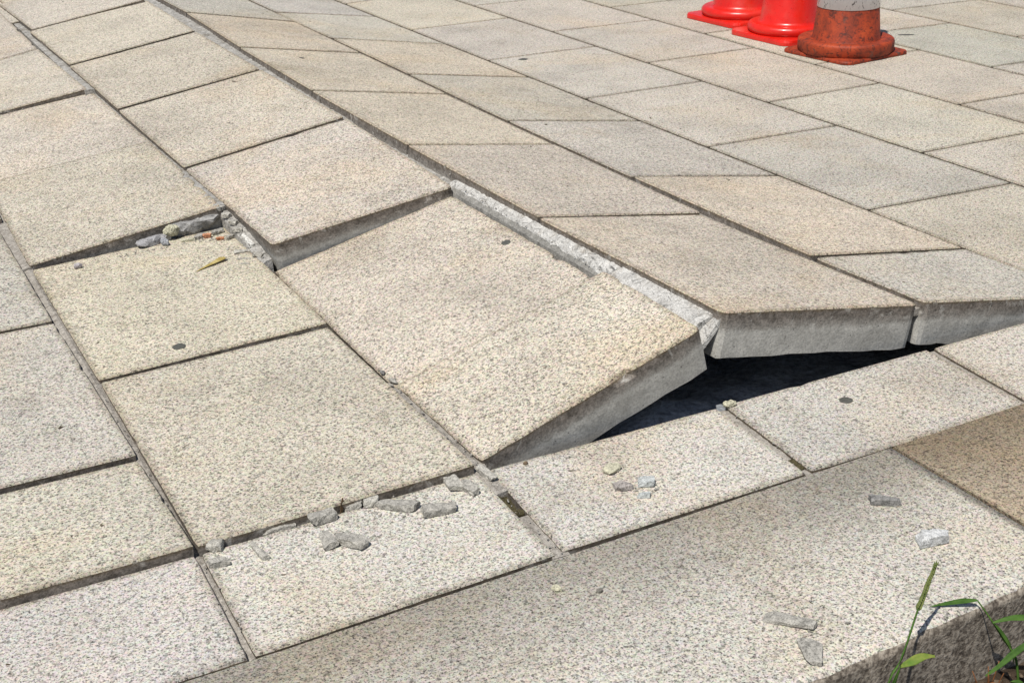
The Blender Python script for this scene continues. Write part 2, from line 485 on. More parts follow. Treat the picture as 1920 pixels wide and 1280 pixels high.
SLABS = {
    (2, 0): ('tan', [(0.8226, 0.0398, 0.13), (1.2075, 0.0296, 0.064), (1.2075, 0.6387, 0.043), (0.8269, 0.6123, 0.112)]),
    (2, 1): ('tan2', [(0.8268, 0.6161, 0.114), (1.2075, 0.6346, 0.049), (1.2075, 1.2212, 0.049), (0.8172, 1.1815, 0.116)]),
    (2, 2): ('tan', [(0.8187, 1.1907, 0.116), (1.2075, 1.2342, 0.047), (1.2075, 1.8138, 0.048), (0.813, 1.7702, 0.119)]),
    (2, 3): ('tan2', [(0.8145, 1.7779, 0.12), (1.2075, 1.8165, 0.05), (1.2075, 2.4239, 0.052), (0.8179, 2.3825, 0.123)]),
    (2, 4): ('tan', [(0.8199, 2.3934, 0.124), (1.2075, 2.4379, 0.053), (1.2075, 3.0245, 0.055), (0.8342, 3.0068, 0.128)]),
    (3, 0): ('stone', [(1.2155, 0.026, 0.068), (1.591, 0.01, 0.006), (1.591, 0.3002, 0.002), (1.2155, 0.2997, 0.058)]),
    (3, 0.5): ('tan', [(1.2155, 0.3091, 0.06), (1.591, 0.3116, 0.002), (1.591, 0.8715, 0.0), (1.2155, 0.8941, 0.054)]),
    (3, 1.5): ('stone', [(1.2155, 0.9074, 0.052), (1.591, 0.8826, -0.0), (1.591, 1.4474, 0.0), (1.2155, 1.4683, 0.05)]),
    (3, 2.5): ('stone', [(1.2155, 1.479, 0.05), (1.591, 1.458, 0.0), (1.591, 2.0498, 0.0), (1.2155, 2.0771, 0.052)]),
    (3, 3.5): ('tan2', [(1.2155, 2.0873, 0.053), (1.591, 2.0639, 0.0), (1.591, 2.6338, 0.0), (1.2155, 2.6824, 0.054)]),
    (1, 0): ('gold', [(0.407, 0.0241, 0.002), (0.78, 0.0332, 0.116), (0.797, 0.334, 0.106), (0.404, 0.3115, 0.0)]),
    (1, 0.5): ('gold', [(0.4, 0.302, -0.0022), (0.7804, 0.325, 0.0955), (0.7935, 0.913, 0.079), (0.405, 0.904, -0.006)]),
    (1, 1.5): ('cream', [(0.4107, 0.9141, 0.046), (0.7946, 0.9083, 0.099), (0.8087, 1.5267, 0.102), (0.3991, 1.4856, 0.052)]),
    (1, 2.5): ('cream', [(0.3984, 1.4899, 0.056), (0.8006, 1.5223, 0.108), (0.7901, 2.1017, 0.114), (0.3886, 2.0769, 0.062)]),
    (1, 3.5): ('cream', [(0.3898, 2.0932, 0.064), (0.788, 2.1135, 0.115), (0.7802, 2.7026, 0.121), (0.3818, 2.669, 0.07)]),
    (1, 4.5): ('cream', [(0.385, 2.6889, 0.071), (0.7818, 2.7258, 0.122), (0.7848, 3.3356, 0.127), (0.3729, 3.2781, 0.075)]),
    (0, 0): ('sand', [(0.0001, -0.0043, 0.01), (0.388, 0.0014, 0.014), (0.392, 0.5756, 0.004), (0.0024, 0.5561, 0.002)]),
    (0, 1): ('gold', [(0.0013, 0.5657, 0.003), (0.392, 0.5761, 0.012), (0.397, 1.1843, 0.004), (-0.0011, 1.1402, 0.002)]),
    (0, 2): ('cream', [(-0.0036, 1.1566, 0.006), (0.3957, 1.1926, 0.048), (0.393, 1.7805, 0.05), (0.004, 1.7665, 0.01)]),
    (0, 3): ('cream', [(0.004, 1.7605, 0.0088), (0.395, 1.7745, 0.0488), (0.3851, 2.3782, 0.05), (0.0, 2.352, 0.012)]),
    (0, 4): ('cream', [(0.0, 2.362, 0.016), (0.3695, 2.3697, 0.064), (0.3523, 3.0054, 0.066), (0.0, 2.945, 0.018)]),
    (0, 5): ('cream', [(0.0, 2.953, 0.018), (0.3513, 3.0134, 0.066), (0.3568, 3.8403, 0.066), (0.0, 3.53, 0.016)]),
    (1, 5.5): ('cream', [(0.385, 3.2983, 0.077), (0.7715, 3.3067, 0.136), (0.7745, 3.8887, 0.136), (0.3683, 3.8803, 0.077)]),
    (2, 5): ('grey', [(0.8425, 3.0447, 0.125), (1.2075, 3.0424, 0.056), (1.2075, 3.62, 0.055), (0.836, 3.62, 0.124)]),
    (3, 4.5): ('pale', [(1.2155, 2.7009, 0.054), (1.591, 2.6438, 0.0), (1.591, 3.235, 0.0), (1.2155, 3.255, 0.052)]),
    (-1, 0): ('pale', [(-0.3961, -0.0063, 0.014), (-0.0041, -0.0063, 0.014), (-0.0082, 0.2666, 0.004), (-0.4002, 0.2666, 0.004)]),
    (-1, 0.5): ('greyw', [(-0.3993, 0.2774, 0.008), (-0.0073, 0.2774, 0.008), (-0.0145, 0.8431, 0.003), (-0.4065, 0.8431, 0.003)]),
    (-1, 1.5): ('greyw', [(-0.4076, 0.8494, 0.006), (-0.0156, 0.8494, 0.006), (-0.0193, 1.4477, 0.004), (-0.4113, 1.4477, 0.004)]),
    ('f', 0): ('white', [(-0.0036, -0.24, 0.0), (0.3836, -0.2287, 0.0), (0.3887, 0.0009, 0.0), (0.0027, -0.0074, 0.0)]),
    ('f', 1): ('white', [(0.394, -0.2264, 0.0), (0.7748, -0.2245, 0.0), (0.7852, -0.0043, 0.0), (0.4073, 0.0004, 0.0)]),
    ('f', 2): ('white', [(0.7847, -0.2236, 0.0), (1.1849, -0.2262, 0.0), (1.1979, -0.0063, 0.0), (0.8006, -0.0031, -0.0)]),
    ('f', 3): ('white', [(1.1929, -0.2262, 0.0), (1.5849, -0.2242, 0.0), (1.6069, -0.0073, 0.0), (1.2119, -0.0073, 0.0)]),
    ('f', -1): ('white', [(-0.4028, -0.2384, 0.0), (-0.0108, -0.2414, 0.0), (-0.0047, -0.0073, 0.0), (-0.3967, -0.0043, 0.0)]),
    (4, 0.0): ('stone2', [(1.5995, 0.0035, 0.0), (1.9865, 0.0035, 0.0), (1.9865, 0.5574, 0.0), (1.5995, 0.5809, 0.0)]),
    (4, 1.0): ('greyc', [(1.5995, 0.5879, 0.0), (1.9865, 0.5644, 0.0), (1.9865, 1.1384, 0.0), (1.5995, 1.1531, 0.0)]),
    (4, 2.0): ('stone', [(1.5995, 1.1601, 0.0), (1.9865, 1.1454, 0.0), (1.9865, 1.7278, 0.0), (1.5995, 1.734, 0.0)]),
    (4, 3.0): ('stone', [(1.5995, 1.741, 0.0), (1.9865, 1.7348, 0.0), (1.9865, 2.321, 0.0), (1.5995, 2.3304, 0.0)]),
    (4, 4.0): ('stone', [(1.5995, 2.3374, 0.0), (1.9865, 2.328, 0.0), (1.9865, 2.9274, 0.0), (1.5995, 2.9266, 0.0)]),
    (4, 5.0): ('stone2', [(1.5995, 2.9336, 0.0), (1.9865, 2.9344, 0.0), (1.9865, 3.62, 0.0), (1.5995, 3.5551, 0.0)]),
    (4, 6.0): ('stone', [(1.5995, 3.5621, 0.0), (1.9865, 3.627, 0.0), (1.9865, 4.0944, 0.0), (1.5995, 4.0944, 0.0)]),
    (5, 0.0): ('stone', [(1.9955, 0.0035, 0.0), (2.3925, 0.0035, 0.0), (2.3925, 0.2529, 0.0), (1.9955, 0.2529, 0.0)]),
    (5, 0.5): ('stone2', [(1.9955, 0.2599, 0.0), (2.3925, 0.2599, 0.0), (2.3925, 0.8316, 0.0), (1.9955, 0.8408, 0.0)]),
    (5, 1.5): ('stone', [(1.9955, 0.8478, 0.0), (2.3925, 0.8386, 0.0), (2.3925, 1.4305, 0.0), (1.9955, 1.4257, 0.0)]),
    (5, 2.5): ('rosy', [(1.9955, 1.4327, 0.0), (2.3925, 1.4375, 0.0), (2.3925, 2.0148, 0.0), (1.9955, 2.0218, 0.0)]),
    (5, 3.5): ('stone', [(1.9955, 2.0288, 0.0), (2.3925, 2.0218, 0.0), (2.3925, 2.5942, 0.0), (1.9955, 2.6175, -0.0)]),
    (5, 4.5): ('stone2', [(1.9955, 2.6245, -0.0), (2.3925, 2.6012, 0.0), (2.3925, 3.2093, 0.0), (1.9955, 3.2272, -0.0)]),
    (5, 5.5): ('stone', [(1.9955, 3.2342, -0.0), (2.3925, 3.2163, 0.0), (2.3925, 3.7791, 0.0), (1.9955, 3.7791, 0.0)]),
    (5, 6.5): ('stone2', [(1.9955, 3.7861, 0.0), (2.3925, 3.7861, 0.0), (2.3925, 4.3668, 0.0), (1.9955, 4.3668, 0.0)]),
    (6, 0.0): ('stone', [(2.4015, 0.0035, 0.0), (2.7945, 0.0035, 0.0), (2.7945, 0.5298, 0.0), (2.4015, 0.5298, 0.0)]),
    (6, 1.0): ('stone', [(2.4015, 0.5368, 0.0), (2.7945, 0.5368, 0.0), (2.7945, 1.1214, 0.0), (2.4015, 1.13, 0.0)]),
    (6, 2.0): ('rosy', [(2.4015, 1.137, 0.0), (2.7945, 1.1284, 0.0), (2.7945, 1.7009, 0.0), (2.4015, 1.7223, -0.0)]),
    (6, 3.0): ('stone', [(2.4015, 1.7293, -0.0), (2.7945, 1.7079, 0.0), (2.7945, 2.2929, 0.0), (2.4015, 2.2929, 0.0)]),
    (6, 4.0): ('stone2', [(2.4015, 2.2999, 0.0), (2.7945, 2.2999, 0.0), (2.7945, 2.8796, 0.0), (2.4015, 2.8975, 0.0)]),
    (6, 5.0): ('stone', [(2.4015, 2.9045, 0.0), (2.7945, 2.8866, 0.0), (2.7945, 3.4683, 0.0), (2.4015, 3.4683, 0.0)]),
    (6, 6.0): ('stone', [(2.4015, 3.4753, 0.0), (2.7945, 3.4753, 0.0), (2.7945, 4.056, 0.0), (2.4015, 4.056, 0.0)]),
    (7, 0.0): ('green', [(2.8035, 0.0035, 0.0), (3.1885, 0.0035, 0.0), (3.1885, 0.2214, 0.0), (2.8035, 0.2214, 0.0)]),
    (7, 0.5): ('stone', [(2.8035, 0.2284, 0.0), (3.1885, 0.2284, 0.0), (3.1885, 0.8091, 0.0), (2.8035, 0.8091, 0.0)]),
    (7, 1.5): ('stone', [(2.8035, 0.8161, 0.0), (3.1885, 0.8161, 0.0), (3.1885, 1.388, 0.0), (2.8035, 1.4065, 0.0)]),
    (7, 2.5): ('green', [(2.8035, 1.4135, 0.0), (3.1885, 1.395, 0.0), (3.1885, 1.9682, 0.0), (2.8035, 1.9945, 0.0)]),
    (7, 3.5): ('stone2', [(2.8035, 2.0015, 0.0), (3.1885, 1.9752, 0.0), (3.1885, 2.5722, 0.0), (2.8035, 2.5722, 0.0)]),
    (7, 4.5): ('green', [(2.8035, 2.5792, 0.0), (3.1885, 2.5792, 0.0), (3.1885, 3.1599, 0.0), (2.8035, 3.1599, 0.0)]),
    (7, 5.5): ('stone', [(2.8035, 3.1669, 0.0), (3.1885, 3.1669, 0.0), (3.1885, 3.7476, 0.0), (2.8035, 3.7476, 0.0)]),
    (7, 6.5): ('stone', [(2.8035, 3.7546, 0.0), (3.1885, 3.7546, 0.0), (3.1885, 4.3353, 0.0), (2.8035, 4.3353, 0.0)]),
    (8, 0.0): ('stone2', [(3.1975, 0.0035, 0.0), (3.5955, 0.0035, 0.0), (3.5955, 0.5035, 0.0), (3.1975, 0.5035, 0.0)]),
    (8, 1.0): ('stone', [(3.1975, 0.5105, 0.0), (3.5955, 0.5105, 0.0), (3.5955, 1.0912, 0.0), (3.1975, 1.0912, 0.0)]),
    (8, 2.0): ('stone', [(3.1975, 1.0982, 0.0), (3.5955, 1.0982, 0.0), (3.5955, 1.6789, 0.0), (3.1975, 1.6789, 0.0)]),
    (8, 3.0): ('olive', [(3.1975, 1.6859, 0.0), (3.5955, 1.6859, 0.0), (3.5955, 2.2362, 0.0), (3.1975, 2.2611, 0.0)]),
    (8, 4.0): ('stone', [(3.1975, 2.2681, 0.0), (3.5955, 2.2432, 0.0), (3.5955, 2.8543, 0.0), (3.1975, 2.8543, 0.0)]),
    (8, 5.0): ('stone2', [(3.1975, 2.8613, 0.0), (3.5955, 2.8613, 0.0), (3.5955, 3.442, 0.0), (3.1975, 3.442, 0.0)]),
    (8, 6.0): ('stone', [(3.1975, 3.449, 0.0), (3.5955, 3.449, 0.0), (3.5955, 4.0297, 0.0), (3.1975, 4.0297, 0.0)]),
    (9, 0.0): ('stone', [(3.6045, 0.0035, 0.0), (3.9955, 0.0035, 0.0), (3.9955, 0.1978, 0.0), (3.6045, 0.1978, 0.0)]),
    (9, 0.5): ('stone2', [(3.6045, 0.2048, 0.0), (3.9955, 0.2048, 0.0), (3.9955, 0.7855, 0.0), (3.6045, 0.7855, 0.0)]),
    (9, 1.5): ('stone', [(3.6045, 0.7925, 0.0), (3.9955, 0.7925, 0.0), (3.9955, 1.3732, 0.0), (3.6045, 1.3732, 0.0)]),
    (9, 2.5): ('olive', [(3.6045, 1.3802, 0.0), (3.9955, 1.3802, 0.0), (3.9955, 1.9609, 0.0), (3.6045, 1.9609, 0.0)]),
    (9, 3.5): ('stone', [(3.6045, 1.9679, 0.0), (3.9955, 1.9679, 0.0), (3.9955, 2.5486, 0.0), (3.6045, 2.5486, 0.0)]),
    (9, 4.5): ('stone2', [(3.6045, 2.5556, 0.0), (3.9955, 2.5556, 0.0), (3.9955, 3.1363, 0.0), (3.6045, 3.1363, 0.0)]),
    (9, 5.5): ('stone', [(3.6045, 3.1433, 0.0), (3.9955, 3.1433, 0.0), (3.9955, 3.724, 0.0), (3.6045, 3.724, 0.0)]),
    (9, 6.5): ('olive', [(3.6045, 3.731, 0.0), (3.9955, 3.731, 0.0), (3.9955, 4.3117, 0.0), (3.6045, 4.3117, 0.0)]),
}


SLAB_LABEL = {
    (2, 0): 'raised right hand slab with its thick front edge lifted clear of the ground',
    (1, 0): 'tilted front half slab rising to the ridge beside the dark gap',
    (1, 0.5): 'tilted slab with a dark gum spot near the ridge',
    (1, 1.5): 'lifted cream slab with its front edge proud of the tilted slab',
    (0, 2): 'lifted slab with rubble under its right front corner',
    (3, 0): 'half slab sloping down to the right with exposed front edge',
}


def make_slab(C, tint, T=0.073, seed=0, parent=PAVE, name='slab', step=0.017, wear=1.0, side=None, rnd=0.0):
    C = [Vector(p) for p in C]
    c0 = sum(C, Vector()) / 4
    N = (C[2] - C[0]).cross(C[3] - C[1]).normalized()
    if N.z < 0:
        N = -N
    per = []
    UV = [(0, 0), (1, 0), (1, 1), (0, 1)]
    mu = 0.020 / (C[1] - C[0]).length
    mv = 0.020 / (C[3] - C[0]).length
    for i in range(4):
        a, b = C[i], C[(i + 1) % 4]
        k = max(2, int((b - a).length / step))
        d = (b - a).normalized()
        inward = N.cross(d)
        for j in range(k):
            t = j / k
            p = a.lerp(b, t)
            s = seed * 13.7 + i * 5.1
            w = 0.0008 * n1(t * 30 + s, s) + 0.0013 * max(0, n1(t * (b - a).length * 42 + s, 2.0, s))
            ch = n1(t * (b - a).length * 22 + s * 3, 7.0, s)
            wc = min(0.0035, max(0.0, ch - 0.42) * 0.016)
            if j == 0:
                inward2 = (inward + N.cross((C[i] - C[i - 1]).normalized())).normalized()
                p = p + inward2 * (0.0016 + abs(w) * 1.3) * wear
                per.append((p, inward2, 0.0, UV[i][0], UV[i][1], p))
            else:
                ua, ub = UV[i], UV[(i + 1) % 4]
                per.append((p + inward * max(0, w) * wear, inward, wc * wear, ua[0] + (ub[0] - ua[0]) * t, ua[1] + (ub[1] - ua[1]) * t, p + inward * 0.0006))
    n = len(per)
    rings = []
    offs = [(0.020, 0.0, 0, 0.0), (0.0018, 0.0, 1, 0.0), (0.0, -0.0022, 1, 0.03), (0.0005, -0.2 * T, 1, 0.2), (0.001, -0.55 * T, 1, 0.55), (0.003, -T, 1, 1.0)]
    verts, edge, depth = [], [], []
    for q, (ins, dz, e, dp) in enumerate(offs):
        for i, (p, iw, wc, u, v, pb) in enumerate(per):
            if q >= 3:
                p = pb
            jit = 0
            if q == 0:
                u, v = mu + (1 - 2 * mu) * u, mv + (1 - 2 * mv) * v
                verts.append((C[0] * (1 - u) + C[1] * u) * (1 - v) + (C[3] * (1 - u) + C[2] * u) * v - c0)
                edge.append(e)
                depth.append(dp)
                continue
            if q == 5:
                jit = 0.0035 * n1(i * 0.35 + seed, 3.3, seed) + 0.002 * n1(i * 1.3 + seed, 8.3, seed)
            wob = 0.0
            if q in (3, 4):
                wob = 0.0004 * n1(i * 0.3, q * 2.0, seed)
            verts.append(p + iw * (ins + wob + (wc if q <= 2 else 0)) + N * (dz + jit - (wc * 0.5 if q == 2 else 0)) - c0)
            edge.append(e)
            depth.append(dp)
    faces, mi = [], []
    faces.append(tuple(range(n))); mi.append(0)
    for q in range(len(offs) - 1):
        for i in range(n):
            j = (i + 1) % n
            faces.append((q * n + i, (q + 1) * n + i, (q + 1) * n + j, q * n + j))
            mi.append(0 if q < 2 else 1)
    b = (len(offs) - 1) * n
    faces.append(tuple(b + i for i in reversed(range(n)))); mi.append(1)
    me = mesh(name, verts, faces)
    me.polygons.foreach_set('material_index', mi)
    for nm, dat in (('edge', edge), ('depth', depth)):
        at = me.attributes.new(nm, 'FLOAT', 'POINT')
        at.data.foreach_set('value', [float(v) for v in dat])
    o = link(name, me, parent, [TOP, side or SIDE])
    o.location = c0
    t = TINTS[tint]
    rr = random.Random(seed * 31 + 5)
    k = 1 + rr.uniform(-0.04, 0.04)
    o.color = (t[0] * k, t[1] * k * (1 + rr.uniform(-0.012, 0.012)), t[2] * k * (1 + rr.uniform(-0.03, 0.03)), 1)
    return o


seed = 0
for key, (tint, C) in SLABS.items():
    seed += 1
    o = make_slab(C, tint, 0.072 if key[0] == 1 else 0.075, seed, wear=2.3 if key in SLAB_LABEL else 1.1, step=0.012 if key in SLAB_LABEL else 0.017)
    if key in SLAB_LABEL:
        o['label'] = SLAB_LABEL[key]


# the ridge and the flat paving carry on outside the picture
COFF = {3: .0185, 4: -.0272, 5: -.0638, 6: -.0925, 7: -.1174}


def ridge_z(line, y):
    base = {0: 0.012, 1: 0.072, 2: 0.130, 3: 0.056}.get(line, 0.0)
    fade = 1.0 if y < 4.5 else max(0.0, 1 - (y - 4.5) / 4.0)
    return base * fade


near, far = [], []
for c in range(-12, 30):
    ks = [0.0] + [k + (0.5 if c % 2 else 1.0) for k in range(20)]
    off = COFF.get(c, 0 if c < 3 else -.1174)
    for i in range(len(ks) - 1):
        if (c, ks[i]) in SLABS:
            continue
        y0 = D * (ks[i] + off) + 0.0035 if i else 0.0035
        y1 = D * (ks[i + 1] + off) - 0.0035
        x0, x1 = W * c + 0.004, W * (c + 1) - 0.004
        if c == 1:
            x0, x1 = 0.385, 0.770
        if c == 2:
            x0, x1 = 0.833, 1.2075
        if c == 3:
            x0, x1 = 1.2155, 1.591
        lz, rz = c, c + 1
        C = [(x0, y0, ridge_z(lz, y0)), (x1, y0, ridge_z(rz, y0)), (x1, y1, ridge_z(rz, y1)), (x0, y1, ridge_z(lz, y1))]
        if c == 1:
            C = [(p[0], p[1], p[2] + 0.004) for p in C]
        (near if (-2 <= c <= 10 and y0 < 5.2) else far).append(C)
for c in list(range(-12, -1)) + list(range(4, 30)):
    C = [(W * c + .004, -0.232, 0), (W * (c + 1) - .004, -0.232, 0), (W * (c + 1) - .004, -0.0035, 0), (W * c + .004, -0.0035, 0)]
    (near if -3 <= c <= 8 else far).append(C)
cyc = ['grey', 'pale', 'tan', 'cream', 'pale', 'tan2', 'grey', 'olive']
for C in near:
    seed += 1
    make_slab(C, cyc[(seed * 5) % 8], 0.073, seed, step=0.05)
fv, ff, fm = [], [], []
for C in far:
    b = len(fv)
    fv += [Vector(p) for p in C] + [Vector(p) - Vector((0, 0, .07)) for p in C]
    ff += [(b, b + 1, b + 2, b + 3), (b + 4, b + 7, b + 6, b + 5)] + [(b + i, b + 4 + i, b + 4 + (i + 1) % 4, b + (i + 1) % 4) for i in range(4)]
    fm += [0, 1, 1, 1, 1, 1]
me = mesh('far_slabs', fv, ff)
me.polygons.foreach_set('material_index', fm)
o = link('far_slabs', me, PAVE, [TOP, SIDE])
o['kind'] = 'stuff'
o.color = (*TINTS['grey'], 1)


# ------------------------------------------------------------------ joints
def sheet(name, x0, x1, y0, y1, z, mat):
    me = mesh(name, [(x0, y0, z), (x1, y0, z), (x1, y1, z), (x0, y1, z)], [(0, 1, 2, 3)])
    return link(name, me, PAVE, [mat])


sheet('joint_sand', 1.60, 14.0, 0.006, 12.5, -0.011, JOINT_SAND)
sheet('joint_sand', -6.0, 14.0, -0.246, -0.012, -0.012, JOINT_SAND)
sheet('joint_sand', -6.0, 0.385, 0.012, 1.10, -0.012, JOINT_SAND)
sheet('joint_sand', -6.0, -0.02, 1.10, 12.5, -0.010, JOINT_SAND)


def ribbon(name, y0, y1, section, mat, amp=0.0015, freq=60, step=0.006, skirt=0.03, seed=0.0, edge_amp=0.0):
    """rough mortar laid along the joint; section(y) gives its cross profile [(x, z), ...]"""
    n = max(3, int((y1 - y0) / step))
    verts, faces = [], []
    m = None
    for i in range(n + 1):
        y = y0 + (y1 - y0) * i / n
        pr = section(y)
        pts = [(pr[0][0], pr[0][1] - skirt)]
        for k in range(len(pr) - 1):
            for t in (0, 0.5):
                pts.append((pr[k][0] + (pr[k + 1][0] - pr[k][0]) * t, pr[k][1] + (pr[k + 1][1] - pr[k][1]) * t))
        pts += [pr[-1], (pr[-1][0], pr[-1][1] - skirt)]
        m = len(pts)
        for k, (x, z) in enumerate(pts):
            a = amp if 0 < k < m - 1 else amp * 0.4
            dz = a * (n1(y * freq, k * 0.9 + seed, seed) + 0.6 * n1(y * freq * 2.7, k * 1.7, seed + 4))
            dx = (amp + edge_amp) * 0.7 * n1(y * freq * 0.8, k * 1.1, seed + 9)
            verts.append((x + dx, y + amp * n1(y * freq, k * 2.0, seed + 2), z + dz))
    for i in range(n):
        for k in range(m - 1):
            a = i * m + k
            faces.append((a, a + 1, a + m + 1, a + m))
    faces.append(tuple(range(m)))
    faces.append(tuple(n * m + k for k in reversed(range(m))))
    return link(name, mesh(name, verts, faces), PAVE, [mat])


def lerp(a, b, t):
    return a + (b - a) * max(0, min(1, t))


# left joint lines with pale gritty pointing
ribbon('joint_mortar', -0.235, 0.0, lambda y: [(-0.014, -0.010), (-0.002, -0.0065), (0.012, -0.010)], MORTAR_JOINT, 0.0014, 90, seed=1)
ribbon('joint_mortar', 0.004, 1.16, lambda y: [(-0.014, -0.006), (-0.004, -0.002), (0.006, -0.006)], MORTAR_JOINT, 0.0014, 90, seed=2)
ribbon('joint_mortar', 1.16, 2.8, lambda y: [(-0.018, -0.002), (0.010, 0.002)], MORTAR_JOINT, 0.0014, 90, seed=3)
ribbon('joint_mortar', -0.232, -0.125, lambda y: [(0.378, -0.004), (0.402, -0.004)], MORTAR_JOINT, 0.0014, 90, seed=4)
ribbon('joint_mortar', -0.062, 0.02, lambda y: [(0.384, -0.002), (0.396, -0.0005), (0.410, -0.002)], MORTAR_JOINT, 0.002, 90, seed=5)
ribbon('joint_mortar', 0.02, 0.33, lambda y: [(0.376, -0.003), (0.396, -0.002), (0.414, -0.005)], MORTAR_JOINT, 0.002, 80, seed=6)
ribbon('joint_mortar', 0.33, 0.92, lambda y: [(0.380, -0.010), (0.415, -0.012)], JOINT_SAND, 0.0015, 80, seed=7)
ribbon('joint_mortar', -0.225, -0.008, lambda y: [(0.776, -0.006), (0.806, -0.006)], MORTAR_JOINT, 0.0016, 90, seed=8)
ribbon('joint_mortar', -0.225, -0.008, lambda y: [(1.175, -0.006), (1.215, -0.006)], MORTAR_JOINT, 0.0012, 90, seed=9)
# moss sitting in two of those joints
for (x, ya, yb, s) in ((0.3885, -0.118, -0.066, 1), (0.784, -0.208, -0.178, 2)):
    o = ribbon('moss_strip', ya, yb, lambda y: [(x - 0.010, -0.006), (x, -0.003), (x + 0.011, -0.006)], MOSS, 0.0045, 190, 0.002, seed=20 + s)
    o['label'] = 'dark green moss filling the joint'
# pointing between the lifted left slabs
ribbon('joint_mortar', 0.925, 1.20, lambda y: [(0.392, lerp(0.006, 0.026, (y - 0.93) / 0.25)), (0.400, lerp(0.010, 0.034, (y - 0.93) / 0.25)), (0.412, lerp(0.012, 0.036, (y - 0.93) / 0.25))],
       MORTAR_PALE, 0.003, 70, 0.005, 0.04, seed=11)
ribbon('joint_mortar', 1.20, 2.36, lambda y: [(0.376, 0.0455), (0.390, 0.0475), (0.406, 0.046)], MORTAR_PALE, 0.0022, 70, 0.006, 0.04, seed=12)
ribbon('joint_mortar', 2.36, 4.1, lambda y: [(0.362, 0.0605), (0.376, 0.062), (0.396, 0.060)], MORTAR_PALE, 0.0022, 70, 0.008, 0.04, seed=13)


# mortar standing in the open ridge between the two slopes
def rz_top(y):
    return lerp(0.130, 0.112, y / 0.6) if y < 0.6 else lerp(0.112, 0.110, (y - .6) / .6)


wall = ribbon('mortar_wall', 0.335, 0.93, lambda y: [(0.783, 0.035), (0.7965, lerp(0.088, 0.083, (y - .33) / .6)), (0.805, lerp(0.092, 0.088, (y - .33) / .6)), (0.822, 0.090)],
              MORTAR_GREY, 0.0009, 50, 0.006, 0.03, seed=14)
wall['label'] = 'smooth grey mortar wall in the open ridge joint'
crust = ribbon('mortar_crust', 0.30, 0.955, lambda y: [(0.802 + 0.004 * n1(y * 21, 9), rz_top(y) - 0.031 + 0.007 * n1(y * 26, 3)), (0.809 + 0.003 * n1(y * 33, 5), rz_top(y) - 0.020 + 0.004 * n1(y * 40, 8)), (0.816, rz_top(y) - 0.014 + 0.003 * n1(y * 55, 1)), (0.826, rz_top(y) - 0.010)],
               MORTAR_WHITE, 0.0020, 70, 0.003, 0.004, seed=15, edge_amp=0.004)
crust['label'] = 'white crumbling mortar crust under the ridge edge'
crust2 = ribbon('mortar_crust', 0.062, 0.318, lambda y: [(0.782, 0.095), (0.796, rz_top(y) - 0.019), (0.811, rz_top(y) - 0.013), (0.827, rz_top(y) - 0.008)],
                MORTAR_WHITE, 0.0017, 60, 0.003, 0.022, seed=16, edge_amp=0.002)
crust2['label'] = 'thick white mortar filling the ridge top'
# broken end of that mortar at the front corner
ribbon('mortar_crust', 0.046, 0.066, lambda y: [(0.790, lerp(0.080, 0.094, (y - .046) / .02)), (0.803, lerp(0.094, 0.104, (y - .046) / .02)), (0.826, rz_top(y) - 0.009)],
       MORTAR_WHITE, 0.0035, 70, 0.002, 0.012, seed=17)


def cz(y):
    return lerp(0.0995, 0.101, (y - .95) / .5) if y < 1.49 else lerp(0.1075, 0.113, (y - 1.49) / .6) if y < 2.08 else lerp(0.1145, 0.120, (y - 2.08) / .6) if y < 2.68 else 0.122


ribbon('mortar_crust', 0.955, 4.2, lambda y: [(0.770, cz(y) - 0.014), (0.790, cz(y) - 0.010), (0.806, cz(y) - 0.009), (0.830, cz(y) - 0.0085)],
       MORTAR_PALE, 0.0026, 60, 0.006, 0.03, seed=19)
# pointing between the two slabs of the right slope
ribbon('joint_mortar', 0.034, 3.3, lambda y: [(1.203, lerp(0.060, 0.047, y / 0.6) - 0.005), (1.220, lerp(0.060, 0.046, y / .6) - 0.005)], MORTAR_JOINT, 0.0016, 80, 0.006, 0.012, seed=21)


# ------------------------------------------------------------------ kerb
KERB = bpy.data.objects.new('kerb', None)
COL.objects.link(KERB)
KERB['kind'] = 'structure'
KERB['label'] = 'speckled kerb stones along the front of the pavement'


